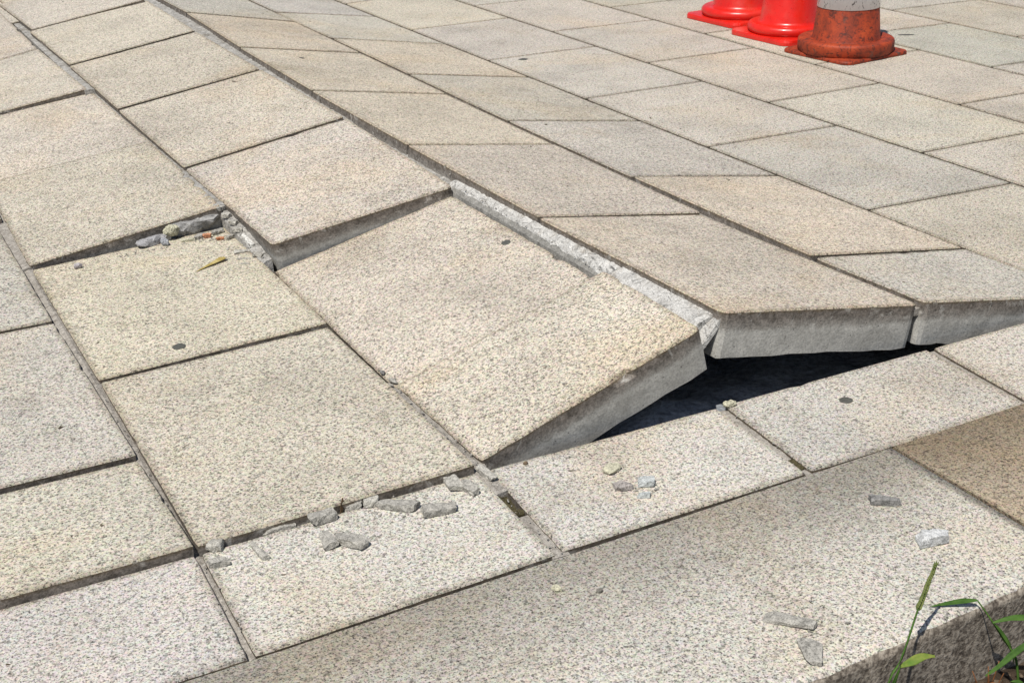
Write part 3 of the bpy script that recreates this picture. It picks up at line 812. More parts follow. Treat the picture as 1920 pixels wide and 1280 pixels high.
def kerb_stone(x0, x1, tint, seed):
    prof = []                                   # (offset from front line, z), back to front then down
    rad = 0.014
    prof.append((None, 0.0))
    for i in range(7):
        a = i / 6 * math.pi / 2
        prof.append((-(rad - rad * math.sin(a)) if False else rad - rad * math.sin(a), -rad + rad * math.cos(a)))
    prof += [(0.0, -0.06), (-0.002, -0.17)]
    n = max(8, int((x1 - x0) / 0.016))
    verts, faces, edge, depth = [], [], [], []
    yb = lambda x: -0.2425 + 0.0195 * max(0, min(1.3, x)) - 0.0015
    yf = lambda x: -0.6000 + 0.048 * max(0, min(1.3, x))
    m = len(prof) + 2
    for i in range(n + 1):
        x = x0 + (x1 - x0) * i / n
        back = yb(x) + 0.0012 * n1(x * 55, seed)
        front = yf(x)
        pts = [(back, -0.17), (back, -0.0025), (back - 0.002, 0.0)]
        for k, (oy, z) in enumerate(prof[1:]):
            ro = 0.0022 * n1(x * 38, k * 0.8, seed) + 0.0012 * n1(x * 110, k * 1.5, seed)
            pts.append((front + oy + ro, z + 0.5 * ro - 0.0004))
        m = len(pts)
        for k, (y, z) in enumerate(pts):
            verts.append((x + (0.0015 * n1(y * 60, z * 60, seed) if i in (0, n) else 0), y, z))
            edge.append(1.0 if (k < 3 and k > 0) or i in (0, n) else 0.0)
            depth.append(0.6)
    for i in range(n):
        for k in range(m - 1):
            a = i * m + k
            faces.append((a, a + m, a + m + 1, a + 1))
    faces.append(tuple(range(m)))
    faces.append(tuple(n * m + k for k in reversed(range(m))))
    me = mesh('kerb_stone', verts, faces, True)
    me.polygons[-1].use_smooth = False
    me.polygons[-2].use_smooth = False
    for nm, dat in (('edge', edge), ('depth', depth)):
        at = me.attributes.new(nm, 'FLOAT', 'POINT')
        at.data.foreach_set('value', dat)
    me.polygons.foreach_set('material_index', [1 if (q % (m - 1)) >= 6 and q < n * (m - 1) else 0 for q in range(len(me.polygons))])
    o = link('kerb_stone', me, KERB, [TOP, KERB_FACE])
    o.color = (*TINTS[tint], 1)
    return o


kx = [-5.1, -3.9, -2.7, -1.5, -0.3, 0.924, 2.12, 3.32, 4.52, 5.72, 6.92, 8.12, 9.32, 10.52, 11.72]
for i in range(len(kx) - 1):
    t = 'brown' if abs(kx[i] - 0.924) < 1e-6 else ['kerb', 'grey', 'kerb'][i % 3]
    if i == 4:
        t = 'kerb'
    ks = kerb_stone(kx[i] + 0.003, kx[i + 1] - 0.003, t, i + 1.0)
    if t == 'brown':
        ks['label'] = 'tan brown kerb stone at the right'


# ------------------------------------------------------------------ traffic cones
def lathe(name, prof, n, mat, parent, smooth=True):
    verts, faces = [], []
    for (r, z) in prof:
        for i in range(n):
            a = 2 * math.pi * i / n
            verts.append((r * math.cos(a), r * math.sin(a), z))
    for k in range(len(prof) - 1):
        for i in range(n):
            j = (i + 1) % n
            faces.append((k * n + i, k * n + j, (k + 1) * n + j, (k + 1) * n + i))
    return link(name, mesh(name, verts, faces, smooth), parent, [mat])


def cone_plate(half, rc, thick, mat, parent, lift=0.0):
    pts = []
    for q in range(4):
        cx = (half - rc) * (1 if q in (0, 3) else -1)
        cy = (half - rc) * (1 if q in (0, 1) else -1)
        for i in range(7):
            a = q * math.pi / 2 + i / 6 * math.pi / 2
            pts.append((cx + rc * math.cos(a), cy + rc * math.sin(a)))
    n = len(pts)
    rings = [(1.0, 0.0005), (1.0, thick * 0.6), (0.985, thick), (0.5, thick + 0.004)]
    verts, faces = [], []
    for s, z in rings:
        for i, (x, y) in enumerate(pts):
            warp = lift * max(0, (x + y) / (2 * half)) ** 2
            verts.append((x * s, y * s, z + warp))
    for k in range(len(rings) - 1):
        for i in range(n):
            j = (i + 1) % n
            faces.append((k * n + i, k * n + j, (k + 1) * n + j, (k + 1) * n + i))
    faces.append(tuple(reversed(range(n))))
    faces.append(tuple((len(rings) - 1) * n + i for i in range(n)))
    return link('base_plate', mesh('base_plate', verts, faces), parent, [mat])


def cone(loc, rz, label, kind):
    t = thing('traffic_cone', loc, label, 'traffic cone', 'traffic cones standing together', rz)
    mat = CONE_OLD if kind == 'old' else CONE_RED
    if kind == 'old':
        cone_plate(0.141, 0.03, 0.010, mat, t, 0.004)
        lathe('collar', [(0.09, 0.010), (0.144, 0.010), (0.1475, 0.014), (0.148, 0.040), (0.1465, 0.0455), (0.142, 0.049), (0.118, 0.050), (0.112, 0.047), (0.090, 0.047)], 64, mat, t)
        rr = lambda z: 0.1045 - 0.103 * (z - 0.044)
        lathe('body', [(0.108, 0.045), (rr(0.052), 0.052), (rr(0.30), 0.30), (rr(0.60), 0.60), (rr(0.69), 0.69), (rr(0.69) - 0.006, 0.695), (rr(0.69) - 0.012, 0.69), (rr(0.6) - 0.012, 0.6)], 64, mat, t)
        s = lathe('reflective_band', [(rr(0.145) - 0.003, 0.1445), (rr(0.145) + 0.0015, 0.145), (rr(0.345) + 0.0015, 0.345), (rr(0.345) - 0.003, 0.3455)], 64, CONE_WHITE, t)
        s['label'] = 'scuffed white band'
    else:
        cone_plate(0.144, 0.035, 0.016, mat, t)
        prof = [(0.10, 0.014), (0.124, 0.014)]
        for i in range(9):
            a = -math.pi / 2 + i / 8 * math.pi
            prof.append((0.122 + 0.0165 * math.cos(a), 0.031 + 0.0165 * math.sin(a)))
        prof += [(0.112, 0.0465), (0.100, 0.0475)]
        lathe('collar', prof, 64, mat, t)
        rr = lambda z: 0.0975 - 0.100 * (z - 0.045)
        lathe('body', [(0.106, 0.0462), (0.101, 0.049), (rr(0.056), 0.056), (rr(0.30), 0.30), (rr(0.60), 0.60), (rr(0.69), 0.69), (rr(0.69) - 0.006, 0.695), (rr(0.69) - 0.012, 0.69), (rr(0.6) - 0.012, 0.6)], 64, mat, t)
    return t


cone((2.655, 2.440, 0.001), R(3), 'bright red plastic cone farthest left of the three', 'red')
cone((2.611, 2.115, 0.001), R(4), 'bright red plastic cone in the middle of the three', 'red')
cone((2.581, 1.800, 0.001), R(6), 'dirty weathered orange cone with a scuffed white band', 'old')


# ------------------------------------------------------------------ broken mortar chips
def chip_mesh(L, Wd, H, seed, box=3.2):
    """a fragment: a block knocked about by random cuts, or a rounded pebble when box is small"""
    rr = random.Random(seed)
    bm = bmesh.new()
    bmesh.ops.create_cube(bm, size=1.0)
    cuts = 15 if box > 3 else 24
    for i in range(cuts):
        u = rr.uniform(-0.55, 1)
        a = rr.uniform(0, 2 * math.pi)
        s = math.sqrt(1 - u * u)
        nr = Vector((s * math.cos(a), s * math.sin(a), u)).normalized()
        reach = 0.5 * (abs(nr.x) + abs(nr.y) + abs(nr.z))
        dist = reach * rr.uniform(0.64, 0.92) if box > 3 else 0.5 * rr.uniform(0.92, 1.12)
        r = bmesh.ops.bisect_plane(bm, geom=list(bm.verts) + list(bm.edges) + list(bm.faces), plane_co=nr * dist, plane_no=nr, clear_outer=True)
        ed = [g for g in r['geom_cut'] if isinstance(g, bmesh.types.BMEdge)]
        if ed:
            bmesh.ops.edgeloop_fill(bm, edges=ed)
    tp = rr.uniform(-0.30, 0.30)
    sk = rr.uniform(-0.25, 0.25)
    for v in bm.verts:
        v.co = Vector((v.co.x * L + v.co.y * sk * Wd, v.co.y * Wd * (1 + tp * 2 * v.co.x), v.co.z * H * (1 + 0.5 * tp * 2 * v.co.x)))
    bmesh.ops.bevel(bm, geom=list(bm.edges), offset=min(H, Wd) * 0.10, segments=1, affect='EDGES', clamp_overlap=True)
    bmesh.ops.triangulate(bm, faces=bm.faces)
    for _ in range(2):
        bmesh.ops.subdivide_edges(bm, edges=[e for e in bm.edges if e.calc_length() > 0.11 * max(L, Wd)], cuts=1)
        bmesh.ops.triangulate(bm, faces=bm.faces)
    k = min(H, Wd) * 0.15
    for v in bm.verts:
        q = v.co * (2.6 / max(Wd, 0.005))
        p = v.co * (9.0 / max(Wd, 0.005))
        v.co += Vector((n1(q.x, q.y, q.z + seed), n1(q.y, q.z, q.x + seed), n1(q.z, q.x, q.y + seed))) * k
        v.co += Vector((n1(p.x, p.y, p.z), n1(p.y, p.z, p.x), n1(p.z, p.x, p.y))) * k * 0.5
    zmin = min(v.co.z for v in bm.verts)
    for v in bm.verts:
        v.co.z -= zmin
    return from_bm('mortar_chip', bm)


GREY = (0.35, 0.335, 0.30)
LIGHT = (0.41, 0.393, 0.35)
DARKC = (0.22, 0.215, 0.205)
BRICK = (0.48, 0.23, 0.13)
YELL = (0.46, 0.44, 0.33)
# x, y, z, length, width, height, angle, tint, label, group
CHIPS = [
    (0.021, -0.007, 0, 0.021, 0.019, 0.013, -22, LIGHT, 'small blocky grey mortar chip at the corner where four slabs meet', None),
    (0.015, -0.045, 0, 0.027, 0.013, 0.010, -19, GREY, 'stubby grey chip lying across the narrow joint below the four slab corner', None),
    (0.066, -0.041, 0, 0.046, 0.010, 0.007, -83, LIGHT, 'thin pale mortar sliver pointing towards the camera on the front slab', None),
    (0.160, -0.010, 0, 0.040, 0.025, 0.014, 1, GREY, 'rounded grey chip left of the brown leaf shred', None),
    (0.108, -0.003, -0.006, 0.056, 0.012, 0.012, -6, GREY, 'long grey mortar wedge stuck in the dark front joint', None),
    (0.208, -0.001, -0.004, 0.024, 0.013, 0.013, -8, GREY, 'small chip in the joint just right of the brown leaf shred', None),
    (0.230, -0.007, 0, 0.021, 0.017, 0.012, -22, LIGHT, 'square pale chip against the slab edge left of the long pointed chip', None),
    (0.258, -0.030, 0, 0.058, 0.022, 0.011, -44, GREY, 'long pointed grey chip in the row under the front joint', None),
    (0.303, -0.068, 0, 0.052, 0.022, 0.013, -11, GREY, 'thick rectangular grey chip nearest the camera in the joint row', None),
    (0.345, -0.016, 0, 0.036, 0.021, 0.012, -98, LIGHT, 'squarish pale chip, left of the touching pair near the slab corner', None),
    (0.360, -0.037, 0, 0.037, 0.019, 0.012, -79, GREY, 'rounded grey chip, right of the touching pair near the slab corner', None),
    (0.149, -0.064, 0, 0.037, 0.020, 0.011, -95, GREY, 'upright grey chip, left of the pair on the front left slab', None),
    (0.174, -0.083, 0, 0.046, 0.022, 0.012, -58, GREY, 'long grey chip, right of the pair on the front left slab', None),
    (0.552, -0.088, 0, 0.030, 0.020, 0.008, 24, YELL, 'rounded buff chip, uppermost of the group on the middle front slab', None),
    (0.539, -0.136, 0, 0.025, 0.019, 0.009, -16, (0.34, 0.31, 0.29), 'brownish grey chip below the rounded buff chip', None),
    (0.571, -0.142, 0, 0.024, 0.021, 0.010, -22, (0.45, 0.47, 0.46), 'bluish pale chip at the right of the middle front slab group', None),
    (0.551, -0.168, 0, 0.018, 0.011, 0.007, -30, (0.42, 0.44, 0.43), 'smallest pale chip below the bluish chip', None),
    (0.346, -0.296, 0, 0.014, 0.010, 0.007, -79, YELL, 'tiny rounded pale pebble on the kerb near the front joint', None),
    (0.810, -0.338, 0, 0.040, 0.016, 0.010, -36, DARKC, 'dark grey pointed chip at the back of the big kerb stone', None),
    (0.798, -0.436, 0, 0.043, 0.024, 0.015, -16, (0.50, 0.505, 0.50), 'bright grey cylindrical chip on the kerb above the grass spike', None),
    (0.540, -0.482, 0, 0.062, 0.018, 0.008, -52, GREY, 'long flat grey chip on the kerb near the bottom edge', None),
    (0.526, -0.538, 0, 0.044, 0.026, 0.007, -122, GREY, 'flat triangular grey chip at the rounded kerb edge', None),
    (0.805, -0.011, 0, 0.022, 0.013, 0.010, -10, YELL, 'small buff pebble at the lip of the dark gap', None),
    (0.397, -0.012, -0.001, 0.044, 0.013, 0.009, -84, LIGHT, 'long pale mortar lump in the joint at the foot of the tilted slab', None),
    (0.239, 1.160, 0.004, 0.075, 0.026, 0.016, 16, (0.33, 0.325, 0.33), 'smooth elongated grey stone at the left end of the rubble', None),
    (0.259, 1.140, 0.004, 0.020, 0.016, 0.015, -51, (0.33, 0.34, 0.36), 'small round bluish stone in front of the rubble', None),
    (0.281, 1.168, 0.010, 0.034, 0.024, 0.026, 26, YELL, 'pale yellowish angular stone on top of the rubble', None),
    (0.331, 1.190, 0.000, 0.112, 0.040, 0.036, 12, (0.30, 0.295, 0.285), 'largest dark grey stone wedged under the lifted slab', None),
    (0.344, 1.136, 0.005, 0.018, 0.012, 0.010, -18, BRICK, 'orange brick fragment in the middle of the rubble', None),
    (0.363, 1.108, 0.005, 0.016, 0.010, 0.007, -17, (0.48, 0.21, 0.11), 'small flat orange brick fragment nearest the lifted corner', None),
    (0.306, 1.138, 0.004, 0.028, 0.011, 0.007, -20, YELL, 'flat pale chip in front of the largest rubble stone', None),
    (0.330, 1.142, 0.004, 0.034, 0.012, 0.009, 30, GREY, 'thin grey chip left of the orange brick fragment', None),
    (0.371, 1.150, 0.005, 0.030, 0.012, 0.010, 24, GREY, 'oval grey chip behind the two orange fragments', None),
    (0.384, 1.105, 0.005, 0.028, 0.010, 0.009, 27, GREY, 'grey chip right of the small flat orange fragment', None),
    (0.375, 1.010, 0.005, 0.036, 0.013, 0.007, -10, LIGHT, 'flat pale flake, farthest of the flakes beside the yellow leaf', None),
    (0.368, 0.970, 0.005, 0.030, 0.006, 0.004, -20, GREY, 'narrow grey flake, middle of the flakes beside the yellow leaf', None),
    (0.361, 0.943, 0.005, 0.022, 0.007, 0.004, -15, GREY, 'narrow grey flake, nearest of the flakes beside the yellow leaf', None),
    (0.396, 0.962, 0.007, 0.030, 0.013, 0.010, -60, GREY, 'grey mortar chip at the foot of the lifted slab corner', None),
    (0.079, 1.100, 0.003, 0.017, 0.013, 0.011, 3, (0.40, 0.37, 0.38), 'lone small round pebble at the left end of the lifted slab edge', None),
    (0.393, 1.200, 0.036, 0.022, 0.015, 0.012, 20, LIGHT, 'flat mortar piece, topmost in the steep joint beside the rubble', None),
    (0.396, 1.165, 0.030, 0.024, 0.014, 0.011, -56, LIGHT, 'flat mortar piece, second from the top of the steep joint', None),
    (0.397, 1.125, 0.026, 0.022, 0.015, 0.011, -57, LIGHT, 'flat mortar piece, third from the top of the steep joint', None),
    (0.397, 1.088, 0.022, 0.022, 0.014, 0.010, -46, LIGHT, 'flat mortar piece, lowest of the four in the steep joint', None),
    (0.398, 1.035, 0.016, 0.070, 0.010, 0.008, -92, (0.62, 0.61, 0.57), 'long white mortar strip along the lifted slab side', None),
    (0.402, 0.361, 0.000, 0.009, 0.008, 0.006, -54, DARKC, 'tiny dark pebble in the joint beside the large tilted slab', None),
    (0.404, 0.322, 0.000, 0.022, 0.009, 0.007, -84, GREY, 'crumbled mortar bit in the joint below the dark pebble', None),
    (0.458, -0.012, 0.000, 0.007, 0.006, 0.005, 0, (0.20, 0.15, 0.10), 'tiny brown pebble beside the foot of the tilted slab', None),
    (0.388, -0.324, 0.000, 0.007, 0.007, 0.005, 0, (0.16, 0.15, 0.13), 'tiny dark pebble alone in the middle of the kerb', None),
]
for i, (x, y, z, L, Wd, H, a, tint, label, grp) in enumerate(CHIPS):
    nm = 'pebble' if 'pebble' in label else 'brick_fragment' if 'brick' in label else 'rubble_stone' if 'stone ' in label and 'kerb stone' not in label else 'mortar_chip'
    o = link(nm, chip_mesh(L * 0.94, Wd * 0.86, H * 0.85, 100 + i, 2.4 if nm in ('pebble', 'rubble_stone') else 3.6), None, [CHIP])
    o.location = (x, y, z - 0.0006)
    o.rotation_euler = (R(random.uniform(-3, 3)), R(random.uniform(-3, 3)), R(a))
    o.color = (*tint, 1)
    tag(o, label, {'pebble': 'pebble', 'brick_fragment': 'brick fragment', 'rubble_stone': 'stone', 'mortar_chip': 'mortar chip'}[nm], 'broken bits scattered on the pavement')


# uncountable crumbs in and beside the joints
def crumbs():
    rr = random.Random(3)
    bm = bmesh.new()

    def one(x, y, z, s):
        vs = [bm.verts.new((x + rr.uniform(-1, 1) * s, y + rr.uniform(-1, 1) * s, z + rr.uniform(-0.3, 1.0) * s * 0.8)) for _ in range(8)]
        res = bmesh.ops.convex_hull(bm, input=vs)
        junk = [g for g in res['geom_interior'] if isinstance(g, bmesh.types.BMVert)]
        if junk:
            bmesh.ops.delete(bm, geom=junk, context='VERTS')

    lines = [(-0.004, -0.23, -0.002, 1.15, 0.006, 60, 0.0006), (0.390, -0.23, 0.397, 0.0, 0.006, 26, -0.002), (0.398, 0.0, 0.396, 0.34, 0.008, 46, 0.0005),
             (0.300, 1.135, 0.385, 1.10, 0.012, 34, 0.006), (0.360, 1.06, 0.395, 0.93, 0.012, 30, 0.006), (0.394, 0.94, 0.396, 1.2, 0.006, 26, 0.020), (0.02, 1.10, 0.30, 1.13, 0.008, 26, 0.004),
             (0.388, 1.25, 0.372, 3.4, 0.006, 60, 0.047), (0.79, -0.23, 0.80, -0.01, 0.005, 18, -0.003), (0.74, -0.020, 1.2, -0.020, 0.008, 18, 0.0),
             (0.06, -0.012, 0.38, -0.010, 0.03, 60, 0.0), (0.02, -0.04, 0.36, -0.06, 0.06, 46, 0.0), (0.52, -0.10, 0.59, -0.16, 0.04, 26, 0.0), (0.50, -0.45, 0.80, -0.40, 0.12, 30, 0.0), (0.42, -0.026, 0.75, -0.022, 0.012, 24, 0.0), (0.03, 2.345, 0.36, 2.362, 0.01, 34, 0.032), (0.806, 0.96, 0.80, 3.0, 0.01, 60, 0.104), (0.806, 0.32, 0.808, 0.95, 0.005, 40, 0.094)]
    for (xa, ya, xb, yb, sp, n, z) in lines:
        for _ in range(n):
            t = rr.random()
            one(xa + (xb - xa) * t + rr.gauss(0, sp * 0.5), ya + (yb - ya) * t + rr.gauss(0, sp * 0.5), z, rr.uniform(0.0010, 0.0030) * (1.3 if rr.random() < 0.12 else 1))
    o = link('mortar_crumbs', from_bm('mortar_crumbs', bm), None, [CHIPS_CRUMB])
    o['kind'] = 'stuff'
    tag(o, 'fine mortar crumbs lying in and beside the joints', 'crumbs')


crumbs()


# ------------------------------------------------------------------ gum spots
def gum(x, y, z, a, b, ang, label, nrm=None, h=0.0012):
    verts, faces = [], []
    n = 20
    for ring, (s, zz) in enumerate(((1.0, 0.0002), (0.93, h * 0.7), (0.6, h), (0.0, h))):
        if s == 0:
            verts.append((0, 0, zz))
            continue
        for i in range(n):
            t = 2 * math.pi * i / n
            q = 1 + 0.16 * n1(math.cos(t) * 1.6 + x * 40, math.sin(t) * 1.6 + y * 40)
            verts.append((a * s * q * math.cos(t), b * s * q * math.sin(t), zz))
    for k in range(2):
        for i in range(n):
            j = (i + 1) % n
            faces.append((k * n + i, k * n + j, (k + 1) * n + j, (k + 1) * n + i))
    for i in range(n):
        faces.append((2 * n + i, 2 * n + (i + 1) % n, 3 * n))
    o = link('gum_spot', mesh('gum_spot', verts, faces, True), None, [GUM])
    o.location = (x, y, z)
    if nrm:
        o.rotation_mode = 'QUATERNION'
        o.rotation_quaternion = Vector(nrm).normalized().to_track_quat('Z', 'Y')
    else:
        o.rotation_euler = (0, 0, R(ang))
    tag(o, label, 'gum', 'dark spots of trodden gum')


def slab_plane(key):
    C = [Vector(p) for p in SLABS[key][1]]
    N = (C[2] - C[0]).cross(C[3] - C[1]).normalized()
    return sum(C, Vector()) / 4, (N if N.z > 0 else -N)


def on_slab(key, x, y):
    c0, N = slab_plane(key)
    return c0.z - (N.x * (x - c0.x) + N.y * (y - c0.y)) / N.z, N


zz, NN = on_slab((1, 0.5), 0.753, 0.603)
gum(0.753, 0.603, zz + 0.0003, 0.010, 0.009, 0, 'round dark gum spot on the large tilted slab', NN)
zz, NN = on_slab((1, 0.5), 0.644, 0.422)
gum(0.644, 0.422, zz + 0.0003, 0.0042, 0.004, 0, 'tiny dark speck of gum in the middle of the large tilted slab', NN)
zz, NN = on_slab((0, 1), 0.146, 0.620)
gum(0.146, 0.620, zz + 0.0003, 0.012, 0.011, 0, 'grey gum spot near the joint on the left slab', NN)
gum(0.965, -0.083, 0.0003, 0.0105, 0.010, 0, 'round grey gum spot on the front slab below the dark gap')
gum(1.694, 2.281, 0.0003, 0.016, 0.013, 0, 'grey gum spot on the far flat paving behind the ridge')
gum(2.927, 1.900, 0.0003, 0.028, 0.009, -30, 'dark streak of gum right of the weathered cone')
zz, NN = on_slab((2, 3), 0.96, 2.22)
gum(0.96, 2.26, on_slab((2, 3), 0.96, 2.26)[0] + 0.0003, 0.010, 0.007, 0, 'small dark gum spot on the far right slope near the top edge', NN)


# ------------------------------------------------------------------ leaves and weeds
def blade(name, pts, width, mat, parent, up=(0, 0, 1), fold=0.25, peak=0.35, tip=0.04, base=0.35, n=14):
    """folded grass blade along a smooth path"""
    P = [Vector(p) for p in pts]

    def at(t):
        s = t * (len(P) - 1)
        i = min(int(s), len(P) - 2)
        q = s - i
        p0, p1, p2, p3 = P[max(i - 1, 0)], P[i], P[i + 1], P[min(i + 2, len(P) - 1)]
        return 0.5 * ((2 * p1) + (p2 - p0) * q + (2 * p0 - 5 * p1 + 4 * p2 - p3) * q * q + (3 * p1 - p0 - 3 * p2 + p3) * q ** 3)
    verts, faces = [], []
    for i in range(n + 1):
        t = i / n
        c, d = at(t), (at(min(1, t + 0.02)) - at(max(0, t - 0.02))).normalized()
        s = d.cross(Vector(up)).normalized()
        nn = s.cross(d).normalized()
        w = width / 2 * (base + (1 - base) * min(1, t / peak)) * (1 if t < peak else max(tip, 1 - ((t - peak) / (1 - peak)) ** 1.7))
        verts += [c - s * w + nn * w * fold, c - s * w * 0.5 + nn * w * fold * 0.3, c, c + s * w * 0.5 + nn * w * fold * 0.3, c + s * w + nn * w * fold]
    for i in range(n):
        for k in range(4):
            a = i * 5 + k
            faces.append((a, a + 1, a + 6, a + 5))
    nv = len(verts)
    th = 0.00025
    verts += [v - Vector(up) * th for v in verts]
    faces += [tuple(reversed([q + nv for q in fc])) for fc in faces]
    for i in range(n):
        a = i * 5
        faces += [(a, a + 5, a + 5 + nv, a + nv), (a + 4, a + 4 + nv, a + 9 + nv, a + 9)]
    return link(name, mesh(name, verts, faces, True), parent, [mat])


def tube(name, pts, r0_, r1_, mat, parent, n=7, seg=12):
    P = [Vector(p) for p in pts]

    def at(t):
        s = t * (len(P) - 1)
        i = min(int(s), len(P) - 2)
        q = s - i
        p0, p1, p2, p3 = P[max(i - 1, 0)], P[i], P[i + 1], P[min(i + 2, len(P) - 1)]
        return 0.5 * ((2 * p1) + (p2 - p0) * q + (2 * p0 - 5 * p1 + 4 * p2 - p3) * q * q + (3 * p1 - p0 - 3 * p2 + p3) * q ** 3)
    verts, faces = [], []
    for i in range(seg + 1):
        t = i / seg
        c, d = at(t), (at(min(1, t + 0.02)) - at(max(0, t - 0.02))).normalized()
        s = d.orthogonal().normalized()
        b = d.cross(s)
        r = r0_ + (r1_ - r0_) * t
        for k in range(n):
            a = 2 * math.pi * k / n
            verts.append(c + (s * math.cos(a) + b * math.sin(a)) * r)
    for i in range(seg):
        for k in range(n):
            j = (k + 1) % n
            faces.append((i * n + k, i * n + j, (i + 1) * n + j, (i + 1) * n + k))
    faces += [tuple(reversed(range(n))), tuple(seg * n + k for k in range(n))]
    return link(name, mesh(name, verts, faces, True), parent, [mat]), at


def rel(base, pts):
    return [tuple(Vector(p) - Vector(base)) for p in pts]


# tall grass stalk with its seed spike
B = (0.560, -0.612, -0.110)
w = thing('grass_stalk', B, 'tall thin grass stalk with a seed spike leaning over the kerb edge', 'grass')
st, at = tube('stem', rel(B, [B, (0.580, -0.600, -0.020), (0.604, -0.592, 0.000), (0.632, -0.580, 0.044), (0.6445, -0.5755, 0.0605)]), 0.0016, 0.0009, GRASS, w)
blade('leaf', rel(B, [(0.556, -0.612, -0.110), (0.566, -0.608, -0.055), (0.585, -0.602, -0.020), (0.599, -0.597, -0.004)]), 0.010, GRASS, w, up=(0.3, -0.8, 0.5), peak=0.3, tip=0.15)
blade('leaf', rel(B, [(0.603, -0.592, -0.010), (0.615, -0.594, -0.008), (0.630, -0.597, -0.004), (0.644, -0.601, -0.006)]), 0.0100, LEAF_TIP, w, up=(0.1, -0.55, 0.85), peak=0.45, tip=0.3, base=0.3)


def spike(pts, parent, s0):
    P0, P1 = Vector(pts[0]), Vector(pts[1])
    d = P1 - P0
    ax = d.normalized()
    side = ax.cross(Vector((0.3, -0.85, 0.4))).normalized()
    other = ax.cross(side)
    bm = bmesh.new()
    rr = random.Random(s0)
    n = 22
    for i in range(n):
        t = i / n
        c = P0 + d * t
        for sgn in (-1, 1):
            s = 0.0029 * (1 - 0.5 * t) * rr.uniform(0.85, 1.15)
            cc = c + side * sgn * s * 0.75 + other * rr.uniform(-1, 1) * 0.0004
            tip = cc + ax * s * 2.6 + side * sgn * s * 0.5
            b = cc - ax * s * 1.0
            ring = [cc + (side * math.cos(a) + other * math.sin(a)) * s * 0.75 for a in (0, 1.57, 3.14, 4.71)]
            vb, vt = bm.verts.new(b), bm.verts.new(tip)
            vr = [bm.verts.new(q) for q in ring]
            for k in range(4):
                bm.faces.new((vr[k], vr[(k + 1) % 4], vt))
                bm.faces.new((vr[(k + 1) % 4], vr[k], vb))
    return link('seed_spike', from_bm('seed_spike', bm), parent, [GRASS_PALE])


spike(rel(B, [(0.6345, -0.579, 0.0470), (0.6640, -0.568, 0.0885)]), w, 1)
spike(rel(B, [(0.6350, -0.5788, 0.0470), (0.6675, -0.5668, 0.0880)]), w, 2)
tube('branch', rel(B, [(0.6455, -0.5752, 0.058), (0.652, -0.570, 0.052), (0.660, -0.566, 0.044)]), 0.0006, 0.0004, GRASS_PALE, w, 5, 6)

# bent blade resting over the kerb
B = (0.770, -0.618, -0.110)
w = thing('bent_grass', B, 'green grass blade bent down onto the rounded kerb edge', 'grass')
tube('stem', rel(B, [B, (0.769, -0.606, -0.055), (0.762, -0.592, -0.035), (0.753, -0.577, -0.012), (0.745, -0.561, 0.0075)]), 0.0017, 0.0008, GRASS, w)
blade('leaf', rel(B, [(0.745, -0.561, 0.0075), (0.731, -0.5535, 0.0065), (0.714, -0.545, 0.004), (0.697, -0.537, 0.0012)]), 0.0072, GRASS, w, up=(0.0, -0.35, 1), peak=0.3, tip=0.05, base=0.35)
blade('leaf', rel(B, [(0.769, -0.603, -0.060), (0.765, -0.597, -0.040), (0.757, -0.588, -0.022), (0.751, -0.582, -0.012)]), 0.008, GRASS, w, up=(0.5, -0.8, 0.2), peak=0.4, tip=0.2)
blade('leaf', rel(B, [(0.7505, -0.582, -0.012), (0.768, -0.592, -0.006), (0.790, -0.602, -0.008), (0.815, -0.612, -0.016)]), 0.0080, GRASS, w, up=(0, -0.45, 0.9), peak=0.45, tip=0.08, base=0.25)

# low tuft in the corner
B = (0.775, -0.640, -0.110)
w = thing('grass_tuft', B, 'low tuft of broad grass blades at the bottom right corner', 'grass')
for k, (pts, wd) in enumerate([
    ([(0.715, -0.612, -0.052), (0.735, -0.612, -0.046), (0.758, -0.612, -0.036), (0.790, -0.614, -0.028), (0.82, -0.620, -0.034)], 0.010),
    ([(0.765, -0.632, -0.090), (0.768, -0.628, -0.070), (0.777, -0.624, -0.052), (0.792, -0.622, -0.044)], 0.010),
    ([(0.770, -0.636, -0.095), (0.760, -0.632, -0.075), (0.752, -0.628, -0.064), (0.742, -0.624, -0.062)], 0.008),
    ([(0.775, -0.640, -0.110), (0.788, -0.634, -0.085), (0.806, -0.630, -0.062), (0.83, -0.628, -0.056)], 0.011),
    ([(0.775, -0.640, -0.110), (0.777, -0.634, -0.09), (0.772, -0.630, -0.075), (0.760, -0.627, -0.074)], 0.009),
    ([(0.775, -0.640, -0.110), (0.79, -0.646, -0.09), (0.80, -0.652, -0.075), (0.815, -0.66, -0.075)], 0.010)]):
    blade('leaf', rel(B, pts), wd * 0.75, [GRASS, GRASS_PALE, GRASS][k % 3], w, up=(0.0, -0.5, 0.85), peak=0.45, tip=0.06, base=0.25)
tube('stem', rel(B, [B, (0.772, -0.630, -0.095), (0.765, -0.622, -0.075)]), 0.002, 0.001, GRASS, w)

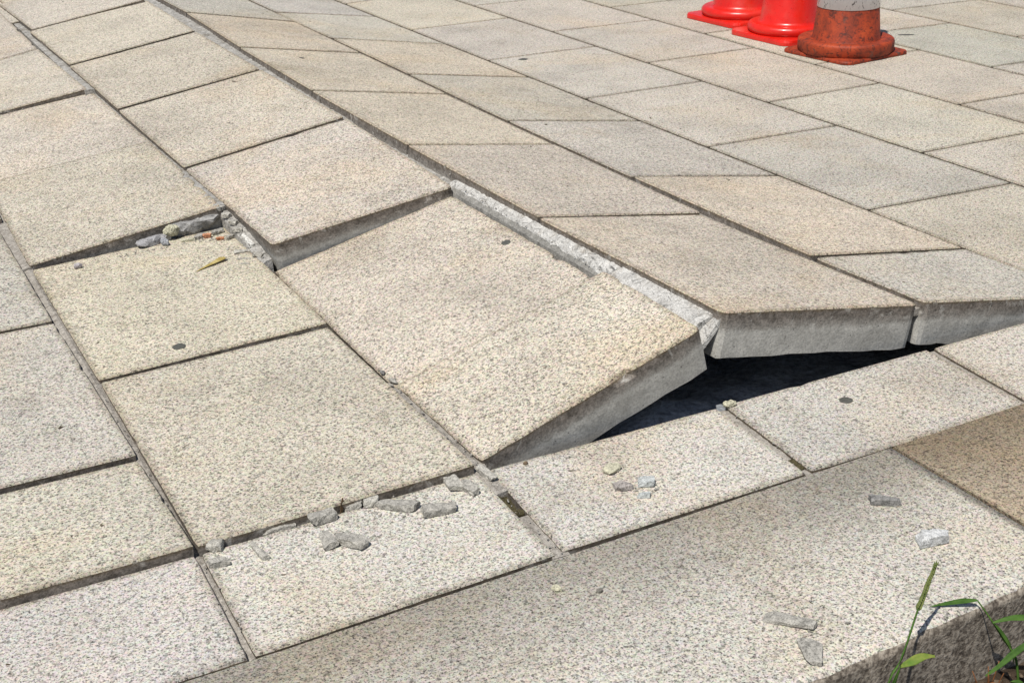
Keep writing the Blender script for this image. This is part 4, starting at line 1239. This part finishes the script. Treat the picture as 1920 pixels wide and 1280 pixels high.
# dead reddish stalks
B = (0.728, -0.606, -0.110)
w = thing('dead_weed', B, 'dead reddish brown weed stalks against the kerb face', 'weed')
rr = random.Random(5)
for k in range(11):
    dx, dy = rr.uniform(-0.020, 0.022), rr.uniform(-0.014, 0.016)
    h = rr.uniform(0.025, 0.062)
    tube('stem', [(dx * 0.4, dy * 0.4, -0.002), (dx * 0.7 + rr.uniform(-.004, .004), dy * 0.6, h * 0.5), (dx, dy, h)], 0.0011, 0.0005, STEM_DRY, w, 5, 6)
for k in range(9):
    a = rr.uniform(0, 6.28)
    z = rr.uniform(0.006, 0.045)
    blade('leaf', [(0, 0, z), (0.007 * math.cos(a), 0.007 * math.sin(a), z + 0.004), (0.015 * math.cos(a), 0.015 * math.sin(a), z - 0.002)], 0.005, STEM_DRY, w, n=6)

# bits lying on the soil
o = link('red_petal', chip_mesh(0.012, 0.006, 0.003, 501, 2.2), None, [PETAL])
o.location = (0.748, -0.612, -0.100)
tag(o, 'small crumpled red petal on the soil', 'petal')
for k, (x, y, s, lab) in enumerate([(0.776, -0.606, 0.008, 'tiny white pebble on the soil beside the grass tuft'), (0.762, -0.626, 0.02, 'flat brown pebble on the soil at the bottom edge')]):
    o = link('pebble', chip_mesh(s, s * 0.8, s * 0.5, 520 + k, 2.2), None, [CHIP])
    o.location = (x, y, -0.107)
    o.color = (0.75, 0.73, 0.68, 1) if k == 0 else (0.30, 0.22, 0.17, 1)
    tag(o, lab, 'pebble', 'broken bits scattered on the pavement')


def soil_litter():
    rr = random.Random(11)
    bm = bmesh.new()
    for _ in range(420):
        x, y = rr.uniform(0.5, 1.15), rr.uniform(-0.75, -0.575)
        s = rr.uniform(0.0015, 0.006)
        z = -0.108 + 0.012 * n1(x * 9, y * 9)
        vs = [bm.verts.new((x + rr.uniform(-1, 1) * s * 1.4, y + rr.uniform(-1, 1) * s, z + rr.uniform(-0.3, 1) * s)) for _ in range(7)]
        res = bmesh.ops.convex_hull(bm, input=vs)
        junk = [g for g in res['geom_interior'] if isinstance(g, bmesh.types.BMVert)]
        if junk:
            bmesh.ops.delete(bm, geom=junk, context='VERTS')
    o = link('soil_litter', from_bm('soil_litter', bm), None, [m_mortar('soil_crumbs', (0.04, 0.028, 0.02), (0.20, 0.15, 0.10), 120, 0.002)])
    o['kind'] = 'stuff'
    tag(o, 'loose brown soil crumbs below the kerb', 'soil')


soil_litter()

# curled yellow leaf on the left slab
zl, NL = on_slab((0, 1), 0.305, 0.970)
B = (0.305, 0.970, zl)
lf = blade('fallen_leaf', [(-0.036, -0.020, 0.0008), (-0.012, -0.006, 0.0015), (0.012, 0.006, 0.0022), (0.033, 0.017, 0.0035)], 0.016, LEAF_DRY, None, up=(0, 0, 1), fold=0.45, peak=0.85, tip=0.6, base=0.05)
lf.location = B
tag(lf, 'curled dry yellow leaf on the left slab beside the rubble', 'leaf')
# shred of brown leaf standing in the front joint
tw = blade('leaf_shred', [(0, 0, 0), (0.003, 0.004, 0.010), (0.007, 0.008, 0.022)], 0.008, TWIG, None, up=(0.6, -0.7, 0.3), fold=0.4, peak=0.6, tip=0.2, n=8)
tw.location = (0.188, -0.006, -0.004)
tag(tw, 'brown dry leaf shred standing in the front joint among chips', 'leaf')


# specks of dirt and leaf crumbs trodden over the slabs
def dirt():
    rr = random.Random(21)
    bm = bmesh.new()
    for _ in range(260):
        key = rr.choice(list(SLABS))
        C = [Vector(p) for p in SLABS[key][1]]
        u, v = rr.uniform(0.04, 0.96), rr.uniform(0.04, 0.96)
        p = (C[0] * (1 - u) + C[1] * u) * (1 - v) + (C[3] * (1 - u) + C[2] * u) * v
        s = rr.uniform(0.0008, 0.0024) * (2.0 if rr.random() < 0.08 else 1)
        a = rr.uniform(0, 3.14)
        dx, dy = math.cos(a), math.sin(a)
        k = rr.uniform(1.0, 3.0)
        vs = []
        for _ in range(8):
            q, w_ = rr.uniform(-1, 1) * s * k, rr.uniform(-1, 1) * s
            vs.append(bm.verts.new((p.x + q * dx - w_ * dy, p.y + q * dy + w_ * dx, p.z + rr.uniform(-0.4, 0.8) * s)))
        res = bmesh.ops.convex_hull(bm, input=vs)
        junk = [g for g in res['geom_interior'] if isinstance(g, bmesh.types.BMVert)]
        if junk:
            bmesh.ops.delete(bm, geom=junk, context='VERTS')
    o = link('dirt_specks', from_bm('dirt_specks', bm), None, [m_plain('dark_dirt', (0.10, 0.082, 0.06), 0.9, 0.5, 300, 0.1)])
    o['kind'] = 'stuff'
    tag(o, 'dark specks of dirt scattered over the slabs', 'dirt')


dirt()
